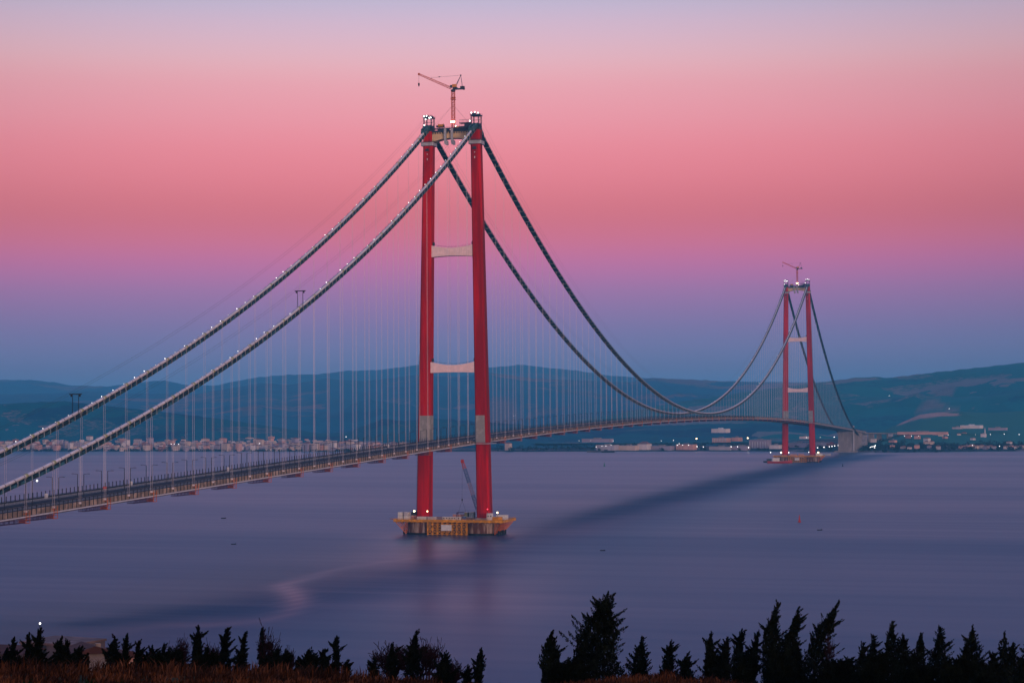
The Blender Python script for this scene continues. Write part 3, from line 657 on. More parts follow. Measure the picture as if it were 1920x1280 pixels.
# ---- lamp posts along the middle of the deck
lp_pole = MB().tube([(0, 0, 0), (0, 0, .8), (0, 0, .85), (0, 0, 11.6)], [.3, .3, .2, .17], 6).mesh('pole', M_dark)
lp_arm = {e: MB().tube([(0, 0, 11.5), (e*2.3, 0, 11.75)], .12, 4).mesh('arm', M_dark) for e in (-1, 1)}
lp_head = {e: MB().cbox((e*2.6, 0, 11.74), (1.1, .4, .24)).mesh('lamp_head', M_dark) for e in (-1, 1)}
lp_base = MB().cbox((0, 0, -.25), (.5, .5, .7)).mesh('base', M_steel)
idx = 0
for i, s in enumerate(np.arange(-686, 900, 24.0)):
    idx += 1
    for e in (-1, 1):
        side = 'far carriageway' if e < 0 else 'near carriageway'
        l = thing('lamp_post', f"slim lamp post, {nth(idx)} along the bridge deck from the camera end, over the {side}", 'lamp post', (e*1.7, s, hd(s)), 0, 'lamp posts along the bridge deck')
        link('pole', lp_pole, l); link('arm', lp_arm[e], l); link('base', lp_base, l)
        if e > 0 and idx == 3:
            l['label'] = 'the one lit lamp post on the bridge deck, beside the camera-end cable'
            part('lamp_head', MB().ball((2.4, 0, 11.6), .42, 8, 6), M_glow, l)
        else: link('lamp_head', lp_head[e], l)

# ---- small site things on the deck
def toilet(s, x, label):
    t_ = thing('portable_toilet', label, 'toilet', (x, s, hd(s)+.02), 0, 'portable toilets on the bridge deck')
    part('cabin', MB().loft([[(-.6, -.6, 0), (.6, -.6, 0), (.6, .6, 0), (-.6, .6, 0)], [(-.6, -.6, 2.3), (.6, -.6, 2.3), (.6, .6, 2.3), (-.6, .6, 2.3)], [(-.5, -.5, 2.55), (.5, -.5, 2.55), (.5, .5, 2.55), (-.5, .5, 2.55)]]), M_white, t_)
    part('door', MB().cbox((0, -.62, 1.1), (.8, .05, 1.9)), M_pale, t_)
toilet(-508, -15.6, 'white portable toilet on the deck beside the red cabinet')
toilet(-596, -15.2, 'white portable toilet on the deck, second from the camera end')
toilet(-386, -15.6, 'white portable toilet on the deck, farthest but one along')
toilet(-108, -15.8, 'white portable toilet on the deck just before the near tower')
def cabinet(s, x, label):
    t_ = thing('site_cabinet', label, 'cabinet', (x, s, hd(s)+.02))
    part('body', MB().cbox((0, 0, .95), (1.5, 1.1, 1.7)), M_redc, t_); part('lid', MB().cbox((0, 0, 1.87), (1.7, 1.3, .14)), M_dark, t_); part('foot', MB().cbox((0, 0, .05), (1.3, .9, .1)), M_dark, t_)
M_redc = mat('red_plastic', (.55, .04, .03), .5, .1, 1)
cabinet(-537, -15.4, 'red site cabinet standing on the far carriageway of the deck')
cabinet(-664, -10, 'small red cabinet on the deck close to the lit lamp post')

# ---- far concrete anchorage and approach
an = thing('anchorage', 'massive ribbed concrete anchorage block under the far end of the bridge', 'anchorage', (0, 2800, 0))
part('block', MB().box((-17, 0, -3), (16, 190, hd(2800)-3.8)), M_conc, an)
for i in range(9): part('buttress', MB().box((16, 4+i*22, -3), (17.3, 9+i*22, hd(2980)-4.2)), M_conc, an)
part('corner_pier', MB().box((15.4, -2.2, -3), (18.2, 1.8, hd(2800)+9)), M_pale, an)
part('plinth', MB().box((-24, -8, -3), (24, 210, 3.2)), M_conc, an)
part('head_beam', MB().box((-19, -1.4, hd(2800)-5), (15.2, 190.5, hd(2980)-3.6)), M_conc, an)
ab = thing('saddle_block', 'sloping concrete cable block on the shore behind the anchorage', 'anchor block', (19.5, 2960, 0))
part('body', MB().add([(-6, 0, -2), (6, 0, -2), (6, 60, -2), (-6, 60, -2), (-6, 0, 12), (6, 0, 12), (6, 30, 33), (-6, 30, 33), (-6, 60, 33), (6, 60, 33)],
     [(0,3,2,1),(0,1,5,4),(4,5,6,7),(7,6,9,8),(2,3,8,9),(1,2,9,6,5),(3,0,4,7,8)]), M_conc, ab)
part('cap', MB().box((-6.4, 29, 33), (6.4, 61, 34)), M_pale, ab)
nb = thing('anchorage', 'concrete anchorage block under the near end of the bridge', 'anchorage', (0, -985, 0))
part('block', MB().box((-20, 0, -3), (20, 175, hd(-900)-4.2)), M_conc, nb)
part('plinth', MB().box((-26, -6, -3), (26, 182, 4)), M_conc, nb)
via = thing('approach_viaduct', 'low approach viaduct curving inland beyond the far anchorage', 'viaduct', (0, 0, 0))
pv = []
for i in range(15):
    k = i/14; pv.append((14*k+110*k*k, 3062+300*k, hd(3060)-1.2-6*k))
g = MB().loft([[(p[0]-16, p[1], p[2]-2.6), (p[0]+16, p[1], p[2]-2.6), (p[0]+16, p[1], p[2]), (p[0]-16, p[1], p[2])] for p in pv]); part('roadway', g, M_beige, via)
for p in pv[1::2]: part('pier', MB().box((p[0]-6, p[1]-1.5, -2), (p[0]+6, p[1]+1.5, p[2]-2.55)), M_conc, via)

# ================================================================== PIERS
def pier(s0, label):
    p = thing('bridge_pier', label, 'bridge pier', (0, s0, 0), 0, 'piers under the bridge towers')
    for sg in (-1, 1):
        g = MB(); rg = []
        for zz, rr in ((-4, 15.2), (1.0, 15.2), (1.01, 14.5), (9.3, 14.5)):
            rg.append([(sg*23.5+rr*1.0*math.cos(a), rr*.98*math.sin(a), zz) for a in np.linspace(0, 2*math.pi, 33)[:-1]])
        part('shaft', g.loft(rg), M_rust, p)
        part('tide_shadow_band', MB().tube([(sg*23.5, 0, -2), (sg*23.5, 0, 1.3)], 15.35, 32), M_black, p)  # black ring: dark marine growth, with the waterline shadow painted in
        part('leg_plinth', MB().loft([oct_ring(sg*24.66, 11.6, 13.5, 14.2, 1.5), oct_ring(sg*24.66, 12.7, 12.5, 13.2, 1.5)]), M_conc, p)
        # flared end brackets
        g = MB()
        for y in np.linspace(-15, 15, 7):
            top = (sg*43.5, y, 9.8); bot = (sg*36.0, y*.75, .4); mid = (sg*36.4, y*.75, 8.9)
            g.bar(top, bot, .42); g.bar(mid, bot, .3); g.bar((sg*40.2, y*.9, 8.9), (sg*38.2, y*.85, 3.0), .16); g.bar(mid, (sg*39.8, y*.88, 4.7), .16)
        for a, b_ in (((sg*39.8, -13.2, 4.7), (sg*39.8, 13.2, 4.7)), ((sg*37.6, -12, 2.2), (sg*37.6, 12, 2.2))): g.bar(a, b_, .2)
        part('end_bracket', g, M_orange, p)
        g = MB()
        for y in (-9, -3, 3, 9): g.tube([(sg*38.6, y, -2), (sg*38.6, y, 3.2)], .8, 8)
        part('fender', g, M_black, p)
    part('tie_wall', MB().box((-20, -7, -4), (20, 7, 8.5)), M_dark, p)
    part('platform', MB().box((-44, -17.6, 10.5), (44.6, 17.6, 11.6)), M_conc, p)
    g = MB().box((-44.3, -17.9, 9.9), (44.9, -17.3, 11.9)); g.box((-44.3, 17.3, 9.9), (44.9, 17.9, 11.9)); g.box((-44.3, -17.3, 9.9), (-43.7, 17.3, 11.9)); g.box((44.3, -17.3, 9.9), (44.9, 17.3, 11.9))
    for x in np.arange(-42, 43, 4.2): g.box((x-.2, -17.2, 9.4), (x+.2, 17.2, 10.45))
    part('edge_girder', g, M_yel, p)
    # pointed walkway on the left
    g = MB().loft([[(-44.4, -14, 11.0), (-44.4, 2, 11.0), (-44.4, 2, 11.5), (-44.4, -14, 11.5)], [(-51, -8, 11.6), (-51, -6, 11.6), (-51, -6, 11.9), (-51, -8, 11.9)]]); part('jetty', g, M_orange, p)
    # front truss
    g = MB(); xsn = np.linspace(-16.5, 15, 9); y = -17.0
    for i, x in enumerate(xsn):
        g.bar((x, y, -.6), (x, y, 10), .48); g.bar((x, y+3, -.6), (x, y+3, 10), .25)
        if i < 8:
            x2 = xsn[i+1]
            for z0, z1 in ((.6, 4.6), (4.6, 8.6)): g.bar((x, y, z0), (x2, y, z1), .24); g.bar((x2, y, z0), (x, y, z1), .24)
            for zz in (.6, 4.6, 8.6): g.bar((x, y, zz), (x2, y, zz), .28)
    part('front_truss', g, M_yel, p)
    part('sign_board', MB().cbox((-1.0, -17.7, 5.7), (8.4, .2, 4.6)), M_white, p)
    g = MB()
    for x in np.arange(-43, 44.5, 2.9): g.bar((x, -17.6, 11.9), (x, -17.6, 13), .07)
    for zz in (12.4, 13): g.bar((-43.5, -17.6, zz), (44, -17.6, zz), .07); g.bar((44.6, -17.6, zz), (44.6, 17.6, zz), .07)
    part('railing', g, M_yel, p)
    return p
p1 = pier(0, 'yellow-framed concrete pier platform in the sea under the near tower'); p2 = copy_tree(p1, None, (0, SPAN, 0)); p2['label'] = 'hazy orange pier platform in the sea under the far tower'
for k_, o_ in (('label', p2['label']),): pass

# ---- things standing on the near pier
def container(x, y, z, L, W, H_, m, label, rz=0.0, windows=0):
    t_ = thing('site_cabin' if windows else 'shipping_container', label, 'cabin' if windows else 'container', (x, y, z), rz, 'cabins and containers on the near pier')
    g = MB().box((-L/2, -W/2, .1), (L/2, W/2, H_))
    for k in range(int(L/.5)): g.cbox((-L/2+.3+k*.5, -W/2-.03, H_/2), (.18, .08, H_-.4))
    part('shell', g, m, t_)
    part('roof', MB().box((-L/2-.06, -W/2-.06, H_), (L/2+.06, W/2+.06, H_+.12)), M_pale, t_); part('skid', MB().box((-L/2, -W/2+.1, 0), (L/2, W/2-.1, .1)), M_dark, t_)
    if not windows: part('door', MB().cbox((L/2+.05, 0, H_/2), (.1, W-.3, H_-.3)), m, t_)
    for k in range(windows): part('window', MB().cbox((-L/2+(k+.5)*L/windows, -W/2-.09, H_*.6), (.95, .08, .9)), M_black, t_)
Z0 = 11.62
for i, (x, lv, m_, nm) in enumerate([(-40.0, 0, M_white, 'white container at the foot of the pier-end stack, by the jetty'), (-40.0, 1, M_white, 'white container on top of the pier-end stack, by the jetty'), (-35.2, 0, M_white, 'lower white container between the end stack and the tower leg'), (-35.2, 1, M_pale, 'upper pale container between the end stack and the tower leg')]):
    container(x, -11.5, Z0+lv*2.86, 3.6, 6.0, 2.7, m_, nm)
container(-31.4, -6, Z0, 2.6, 6.0, 2.7, M_pink, 'faded pink container against the seaward foot of the near tower leg')
container(-31.4, -6, Z0+2.86, 2.6, 6.0, 2.7, M_dark, 'dark container stacked on the faded pink container')
container(-21.5, -15.4, Z0, 7.4, 2.5, 2.3, M_white, 'long white container at the pier edge, next to the lamp mast', windows=0)
container(-13.6, -15.4, Z0, 7.4, 2.5, 2.3, M_pale, 'long pale container at the pier edge, nearer the sign board')
container(-2.2, -15.4, Z0, 4.6, 2.5, 2.4, M_white, 'white site cabin right above the sign board', windows=2)
container(3.4, -15.4, Z0, 6.0, 2.5, 2.4, M_white, 'white site cabin in the middle of the pier edge row', windows=3)
container(8.6, -15.4, Z0, 3.4, 2.5, 2.4, M_white, 'short white site cabin at the crane end of the pier edge row', windows=1)
container(12.6, -14.6, Z0, 2.6, 2.5, 2.6, M_blue, 'small dark blue container beside the short white cabin')
container(9.5, 2, Z0, 2.4, 6, 5.0, mat('olive_paint', (.2, .2, .12), .7, .2, .6), 'tall olive container behind the lifting frame')
container(14.5, 0, Z0, 3.2, 6, 5.4, mat('blue_grey_paint', (.16, .2, .26), .7, .2, .6), 'tall blue grey tank container near the crawler crane')
container(16.6, -13.8, Z0, 4.6, 2.4, 2.2, mat('slate_paint', (.1, .1, .14), .7, .2, .6), 'dark slate container in front of the right tower leg')
container(32.6, -12.4, Z0, 4.4, 2.6, 5.2, M_white, 'two-storey white cabin beside the right tower leg', windows=2)
container(38.5, -12, Z0, 7.5, 3.0, 2.6, M_yel, 'yellow container at the right end of the pier')
container(40.0, -4, Z0, 8.5, 4.0, 3.6, M_white, 'big white container behind the yellow one on the pier end')
container(2.0, 6, Z0, 9.5, 4, 3.2, M_pink, 'wide faded red container on the far side of the pier')
# floodlight masts
def mast(x, y, h, m_, label, r=.6):
    t_ = thing('floodlight_mast', label, 'floodlight', (x, y, Z0), 0, 'floodlight masts on the near pier')
    part('pole', MB().tube([(0, 0, 0), (0, 0, h)], .1, 6), M_dark, t_); part('lamp', MB().ball((0, -.2, h), r, 10, 7), m_, t_); part('bracket', MB().cbox((0, .15, h), (.7, .25, .4)), M_dark, t_)
mast(-27.4, -16.6, 6.6, M_warm, 'warm floodlight mast beside the left tower leg on the pier', .75)
mast(-16.6, -16.9, 6.6, M_warm, 'warm floodlight mast between the left leg and the white containers', .55)
mast(39.6, -15.6, 6.0, M_warm, 'pale floodlight mast at the right end of the pier', .62)
mast(32.0, -16.6, 8.6, M_redl, 'small red warning lamp in front of the right tower leg', .34)
# the far pier's lamps, tug and stack
for x, y, r in ((-29.5, -17, 1.3), (-16, -16, .9), (37, -17, 1.3), (16, 14, .7), (-50, -6, .8)):
    t_ = thing('floodlight_mast', {(-29.5): 'bright floodlight by the left leg of the far tower', (-16): 'small floodlight between the legs of the far tower', 37: 'bright floodlight by the right leg of the far tower', 16: 'faint floodlight behind the far pier', -50: 'small lamp at the tip of the far pier jetty'}[x], 'floodlight', (x, SPAN+y, 11.6), 0, 'floodlight masts on the far pier')
    part('pole', MB().tube([(0, 0, 0), (0, 0, 6)], .15, 6), M_dark, t_); part('lamp', MB().ball((0, -.3, 6), r, 8, 6), M_warm if abs(x) in (29.5, 37) else M_glow, t_)
for i, (x, y, L, H_, m_, lb) in enumerate([(-8, -13, 12, 3, M_pink, 'long faded red container on the far pier'), (6, -13, 10, 3.4, M_pink, 'second faded red container on the far pier, toward the right leg'), (39, -10, 9, 4, M_white, 'pale container on the right end of the far pier'), (33, -10, 3, 5, M_pale, 'tall grey cabin beside the right leg of the far tower')]):
    t_ = thing('shipping_container', lb, 'container', (x, SPAN+y, 11.62), 0, 'containers on the far pier'); part('shell', MB().box((-L/2, -1.3, 0), (L/2, 1.3, H_)), m_, t_); part('roof', MB().box((-L/2-.1, -1.4, H_), (L/2+.1, 1.4, H_+.15)), M_pale, t_)

# crawler crane behind the right leg
cc = thing('crawler_crane', 'crawler crane with a red, blue and pink lattice boom on the near pier', 'crane', (19.5, 9, Z0))
for e in (-1, 1):
    part('track', MB().loft([[(x, e*2.6+dy, zz) for x, zz in ((-4.2, .5), (-3.6, 0), (3.6, 0), (4.2, .5), (3.6, 1.2), (-3.6, 1.2))] for dy in (-.55, .55)]), M_black, cc)
part('house', MB().cbox((1.6, 0, 2.6), (6.4, 3.4, 2.4)), M_blue, cc); part('counterweight', MB().cbox((5.6, 0, 2.8), (1.8, 4.2, 2.8)), M_dark, cc); part('cab', MB().cbox((-2.4, -1.6, 2.7), (1.8, 1.4, 2.2)), M_white, cc); part('turntable', MB().tube([(0, 0, 1.0), (0, 0, 1.5)], 1.6, 12), M_dark, cc)
b0 = Vector((-2.0, 0, 2.2)); b1 = Vector((-14.6, -4, 45.2)); cuts = [(0, .12, M_pale), (.12, .37, M_blue), (.37, .60, M_pink), (.60, .85, M_blue), (.85, .98, M_redc)]
for a, b_, m_ in cuts:
    part('boom_section', MB().lattice(b0.lerp(b1, a), b0.lerp(b1, b_), 2.2 if a else 1.0, 2.2 if b_ < .97 else 1.6, max(3, int((b_-a)*32)), .16 if m_ is not M_pink else .11, up=(0, 1, 0)), m_, cc)
part('boom_head', MB().cbox(b0.lerp(b1, .99), (2.0, 2.0, 2.6)), M_redc, cc)
hk = Vector((b1.x-.2, b1.y, 14.6)); g = MB(); g.bar(b1, hk, .07); part('hoist_rope', g, M_dark, cc)
part('hook_block', MB().cbox(hk, (.7, .6, 1.8)), M_black, cc)
lf = thing('lifting_frame', 'dark steel lifting frame hanging from the crawler crane by two slings', 'lifting frame', (19.5+hk.x, 9+hk.y, 0))
g = MB(); zb, zt = 11.9, 16.4
for y in (-1.4, 1.4):
    g.bar((-4, y, zt), (4, y, zt), .28); g.bar((-4, y, zb), (-4, y, zt), .28); g.bar((4, y, zb), (4, y, zt), .28); g.bar((-4, y, zt), (-1.5, y, zb), .16); g.bar((4, y, zt), (1.5, y, zb), .16)
for x in (-4, 4): g.bar((x, -1.4, zt), (x, 1.4, zt), .22); g.bar((x, -1.4, zb+.2), (x, 1.4, zb+.2), .22)
part('frame', g, M_purp, lf)
g = MB()
for x in (-3.2, 3.2): g.bar((0, 0, Z0+hk.z-.8), (x, 0, zt), .09)
part('sling', g, M_dark, lf)

# ================================================================== SHIPS, BOATS, BUOYS
def boat(px, py, L, label, m1=M_black, cabin=True, rz=.1, name='fishing_boat', cat='boat', m2=M_dark, grp=None):
    q = PG(px, py); b_ = thing(name, label, cat, (q[0], q[1], 0), YAW*-1+rz, grp); g = MB(); rg = []
    for k, w, sh in ((-.5, .7, 1.0), (-.25, 1, .9), (.1, 1, .9), (.35, .7, 1.1), (.5, .06, 1.5)):
        W = L*.15*w; H_ = L*(.09 if L > 10 else .16)*sh; rg.append([(k*L, -W, H_), (k*L, -W*.6, -.6), (k*L, W*.6, -.6), (k*L, W, H_)])
    part('hull', g.loft(rg), m1, b_)
    if cabin:
        part('cabin', MB().box((-L*.3, -L*.07, L*.08), (-L*.02, L*.07, L*.2)).box((-L*.32, -L*.08, L*.2), (0, L*.08, L*.215)), m2, b_); part('mast', MB().bar((-L*.1, 0, L*.2), (-L*.1, 0, L*.36), .08), M_dark, b_)
    return b_
boat(438, 1020, 3.6, 'small dark boat on open water near the slick, below another boat', cabin=False)
boat(419, 971.5, 4.4, 'small dark boat on open water between the deck and the pier', cabin=False)
boat(1130, 1032, 3.4, 'small dark boat on open water beyond the big dark conifer', cabin=False)
boat(1537, 993.5, 4.2, 'small dark boat on open water just past the red buoy', cabin=False)
boat(1462, 868, 44, 'dark tug with red topsides moored at the far pier', M_redc, True, .05, 'tugboat', 'boat', M_white)
boat(1447, 866.5, 30, 'black workboat moored beside the red tug at the far pier', M_black, True, .05, 'workboat', 'boat')
boat(1118, 847.3, 42, 'long low grey barge off the far industrial shore', mat('barge_grey', (.16, .15, .17), .7, .2, .3), False, 0, 'barge', 'barge')
boat(1140, 847.8, 30, 'dark low ship moored beside the grey barge', M_black, True, 0, 'workboat', 'boat')
boat(1546, 853, 26, 'pale low boat beside the far anchorage plinth', M_pale, False, 0, 'workboat', 'boat')
def buoy(px, py, H_, m_, label):
    q = PG(px, py); b_ = thing('buoy', label, 'buoy', (q[0], q[1], 0))
    part('float', MB().tube([(0, 0, -.6), (0, 0, .5), (0, 0, 1.0)], [H_*.2, H_*.24, H_*.16], 12), m_, b_); g = MB()
    for a in range(4): g.bar((H_*.16*math.cos(a*1.57+.8), H_*.16*math.sin(a*1.57+.8), .9), (H_*.05*math.cos(a*1.57+.8), H_*.05*math.sin(a*1.57+.8), H_*.8), .16)
    g.tube([(0, 0, .9), (0, 0, H_*.85)], [H_*.12, H_*.06], 8)
    part('tower', g, m_, b_); part('topmark', MB().tube([(0, 0, H_*.82), (0, 0, H_)], [H_*.05, H_*.04], 8), m_, b_)
buoy(1499, 978.5, 6.2, M_redc, 'red navigation buoy on the strait between the two towers')
buoy(1133, 874, 7, mat('buoy_green', (.02, .2, .1), .6, .1, 1), 'tiny green buoy off the far shore')
buoy(1580, 874, 5, M_black, 'tiny dark buoy right of the far pier')

# ================================================================== TOWN ON THE FAR SHORE
WALLC = [('cream', (.76, .54, .42)), ('salmon pink', (.76, .38, .30)), ('pale grey', (.54, .45, .46)), ('off-white', (.82, .68, .62)), ('lilac grey', (.44, .34, .40)), ('brick red', (.42, .17, .14))]
WM = {n_: mat('wall_'+n_.replace(' ', '_').replace('-', '_'), c_, .85, .1, .05) for n_, c_ in WALLC}
RM = [mat('roof_tile', (.30, .12, .09), .85, .25, .08), mat('roof_flat', (.30, .26, .27), .85, .2, .08)]
M_win = mat('window_dark', (.05, .055, .07), .3, .1, .5)
def building(px, d, W, D, H_, wname, hip, label, name='apartment_block', cat='building', group=None, rz=None, base=None, windows=True, roofm=None):
    x, y = XY(px, d); zb = (shore_h(px, d) if base is None else base)-1.2
    b_ = thing(name, label, cat, (x, y, zb), (-YAW*-1)+(random.uniform(-.35, .35) if rz is None else rz), group)
    H2 = H_+1.2
    part('wall', MB().box((-W/2, -D/2, 0), (W/2, D/2, H2)), WM[wname] if isinstance(wname, str) else wname, b_)
    g = MB(); e = .5
    if hip: g.add([(-W/2-e, -D/2-e, H2), (W/2+e, -D/2-e, H2), (W/2+e, D/2+e, H2), (-W/2-e, D/2+e, H2), (-W*.2, 0, H2+min(W, D)*.25), (W*.2, 0, H2+min(W, D)*.25)], [(0,1,5,4),(1,2,5),(2,3,4,5),(3,0,4),(0,3,2,1)])
    else: g.box((-W/2-.2, -D/2-.2, H2), (W/2+.2, D/2+.2, H2+.7)).box((-W*.12, -D*.2, H2+.7), (W*.12, D*.2, H2+3))
    part('roof', g, roofm or RM[0 if hip else 1], b_)
    if windows:
        nf = max(1, int(H_/3.1))
        for k in range(nf):
            zz = 1.2+.9+k*3.1
            g = MB(); nw = max(2, int(W/4))
            for q in range(nw):
                xx = -W/2+(q+.5)*W/nw; g.box((xx-.7, -D/2-.06, zz), (xx+.7, -D/2-.02, zz+1.5))
            o_ = part('window_row', g, M_win, b_); o_['kind'] = 'stuff'
    return b_
sites = []
while len(sites) < 290:
    px = random.uniform(-15, 800); depth = random.random()**1.6*(560 if px < 330 else 330 if px < 560 else 260)+14
    if px > 690 and depth > 190: continue
    W = random.uniform(9, 19); d = interp(shoreD, px)+depth
    if any(abs(px-a)*d/FPX < (W+w)*.5 and abs(depth-b_) < 17 for a, b_, w, _ in sites): continue
    sites.append((px, depth, W, d))
sites.sort()
cnt = 0
for px, depth, W, d in sites:
    cnt += 1; wn = random.choices([w[0] for w in WALLC], [5, 5, 3, 4, 3, 1.2])[0]; hip = random.random() < .6
    H_ = random.choice([6, 9, 9, 12, 12, 15, 18]) if depth < 330 else random.choice([6, 9, 9, 12])
    row = 'on the waterfront' if depth < 70 else 'in mid-town' if depth < 220 else 'at the back'
    building(px, d, W, random.uniform(9, 14), H_, wn, hip, f"{wn} {'tile-roofed' if hip else 'flat-roofed'} block {row} of the far town, {nth(cnt)} from its left end", 'apartment_block', 'building', 'buildings of the town on the far shore')
for wn in ('cream', 'salmon pink', 'off-white', 'lilac grey'):
    g = MB()
    for _ in range(260):
        px = random.uniform(-20, 795); dep = random.uniform(20, 600 if px < 330 else 400); d = interp(shoreD, px)+dep; x, y = XY(px, d); zb = shore_h(px, d); w = random.uniform(4, 10); h = random.choice([5, 7, 9, 12])
        if px > 690 and dep > 200: continue
        g.box((x-w/2, y-4, zb-1), (x+w/2, y+4, zb+h))
    o_ = part('town_houses', g, WM[wn]); o_['kind'] = 'stuff'; o_['label'] = f'crowded small {wn} houses filling the far town between its larger blocks'
# special buildings across the water
def shed(px0, px1, py0, py1, wname, label, hip=False, name='warehouse', d=None, D=24, roofm=None, windows=False):
    pc = (px0+px1)/2; d = d or interp(shoreD, pc)+40; zb = P(pc, py1, d)[2]; zt = P(pc, py0, d)[2]; W = (px1-px0)*d/FPX
    return building(pc, d, W, D, max(3, zt-zb), wname, hip, label, name, 'building', 'buildings on the industrial far shore' if 1000 < pc < 1570 else None, 0.0, zb, windows, roofm)
shed(947, 957, 831, 843, 'cream', 'small lone cream house on the shore just right of the near tower', True, 'house', D=12)
shed(1118, 1157, 834, 843, 'pale grey', 'low grey industrial shed with lamps along its eaves')
shed(1160, 1196, 835, 843, 'cream', 'long cream warehouse on the industrial shore')
shed(1197, 1217, 832, 842, 'off-white', 'pale gabled warehouse beside the long cream one', True)
shed(1218, 1262, 836, 843, 'lilac grey', 'low lilac grey shed in the middle of the industrial shore')
shed(1268, 1303, 833, 842, 'salmon pink', 'pink waterfront shed with three lamps on its front')
shed(1330, 1372, 837, 843, 'pale grey', 'low quay building below the striped hall')
shed(1374, 1402, 836, 843, 'lilac grey', 'low grey shed between the striped hall and the glass-fronted hall')
hb = shed(1336, 1366, 821, 828, 'salmon pink', 'pink hall with a row of pale vertical fins on the slope', d=interp(shoreD, 1350)+150)
for k in range(9): part('fin', MB().box((-17+k*4.2, -13.4, 1.5), (-15.6+k*4.2, -12.05, 9.5)), M_white, hb)
shed(1335, 1365, 804, 810, 'off-white', 'white long-roofed building highest on the slope above the finned hall', d=interp(shoreD, 1350)+330, roofm=M_white)
shed(1373, 1387, 820, 826, 'salmon pink', 'pink block beside the finned hall on the slope', d=interp(shoreD, 1380)+170)
hb = shed(1405, 1442, 824.5, 839, 'lilac grey', 'tall glass-fronted hall on the industrial shore left of the far tower', d=interp(shoreD, 1424)+60)
for k in range(7): part('column', MB().box((-21+k*6.6, -13, .5), (-19.8+k*6.6, -12.05, 15)), M_white, hb)
shed(1444, 1463, 834, 840, 'off-white', 'white shed between the glass-fronted hall and the far tower')
shed(1478, 1516, 830, 838, 'lilac grey', 'wide grey hall seen between the legs of the far tower', d=4420)
shed(1527, 1552, 829, 837, 'pale grey', 'grey hall just right of the far tower', d=4420)
shed(1551, 1565, 831, 835, 'brick red', 'red-roofed block left of the concrete anchorage', d=4380, roofm=M_redc)
shed(1500, 1516, 818, 821.5, 'off-white', 'pale shed high on the slope behind the far tower', d=4700)
shed(1088, 1150, 822.5, 828, 'lilac grey', 'long dull lilac greenhouse range on the slope above the industrial shore', d=4560, D=14)
# right-hand village
shed(1801, 1839, 797.5, 802, 'off-white', 'long white hall with sloped end on the field slope', d=4560, roofm=M_white)
shed(1786, 1801, 801, 803, 'pale grey', 'low grey annex at the long white hall', d=4565)
shed(1852, 1886, 802, 805.5, 'lilac grey', 'row of dull sheds behind the minaret', d=4600, D=12)
shed(1680, 1776, 809.5, 813.5, 'salmon pink', 'long pink terrace above the village trees', d=4480, D=12)
ms = shed(1838, 1846, 813, 818, 'off-white', 'small pale mosque hall at the foot of the minaret', name='mosque', d=4420, D=12)
q = P(1847, 818, 4420)
mn = thing('minaret', 'slender white minaret rising over the village', 'minaret', (q[0], q[1], q[2]-2)); part('shaft', MB().tube([(0, 0, 0), (0, 0, 4), (0, 0, 4.1), (0, 0, 17)], [2.0, 2.0, 1.4, 1.2], 10), M_white, mn); part('balcony', MB().tube([(0, 0, 14.5), (0, 0, 15.4)], 1.9, 10), M_white, mn); part('spire', MB().tube([(0, 0, 17), (0, 0, 24)], [1.4, .1], 10), M_pale, mn)
vs_ = [(1636,824,10,9),(1632,815.5,9,6),(1668,814,7,6),(1701,817,10,8),(1718,818,11,8),(1736,823,12,9),(1742,812,10,5),(1752,813,11,6),(1762,815,9,5),(1671,836,9,8),(1717,836,11,9),(1692,838,10,4),(1703,839,8,4),(1740,837,9,5),(1757,838,10,8),(1672,826,15,5),(1810,836,9,6),(1820,835,10,7),(1828,837,9,7),(1838,836,9,7),(1846,838,10,8),(1855,837,9,7),(1884,838,9,8),(1893,836,8,6),(1903,838,9,7),(1912,837,9,7),(1921,836,9,8),(1800,837,8,5),(1862,838,8,6),(1806,812,10,5),(1796,814,8,4),(1890,829,9,4),(1745,829,9,7),(1735,829,10,5),(1770,819,8,4),(1822,822,8,4)]
for i, (x, y, w, h) in enumerate(sorted(vs_)):
    d = interp(shoreD, x)+max(20, (842-y)*14)+10; zb = P(x, y+h*.45, d)[2]; wn = random.choices([w_[0] for w_ in WALLC], [5, 4, 3, 5, 1, 1])[0]
    building(x, d, w*d/FPX*.9, 10, h*d/FPX*.62, wn, random.random() < .7, f"{wn} house in the village beyond the anchorage, {nth(i+1)} counting away from the bridge", 'house', 'house', 'houses of the village beyond the anchorage', None, zb, False)
# lamps along the far shore
sl_ = [(1118,837.5,.9),(1129,836,.9),(1136,835.5,1.0),(1146,834,.9),(1270,834,1.1),(1273.5,831.5,1.0),(1280,834,1.0),(1291,834,1.0),(1306,822,2.0),(1402,821,1.9),(1307,837,1.3),(1319,837.5,1.2),(1371,837,1.2),(1383,837,1.2),(1403.5,838.5,1.4),(1533,839,1.3),(1545,838,1.4),(1555,837,1.2),(1560,836.5,1.3),(1565,835.5,1.3),(1571.5,834.5,1.3),(1512,820,.9),(1538,819.5,.8),(1564,819,1.1),(1632,838,1.3),(1635,837,1.2),(1639,836.5,1.4),(1641,835,1.4),(1640,839,1.2),(321,832,1.1),(327,832,1.0),(335,832,1.1),(487,831,1.0),(649,818.5,1.0),(281,799,.7),(1240,826,.7),(1263,825,.8),(1150,826,.7),(1107,826,.6),(1086,826,.7),(1778,815,.8),(1829,814.5,.7),(1857,814,.8),(1883,813.5,.9),(1911,814,1.0),(1696,817,.8),(1709,817,.7),(1722,817,.8),(1667,741.5,.8),(1780,766,.9),(963,779,.8),(966,778.5,.6),(1823,834.5,1.0),(1874,836,1.0)]
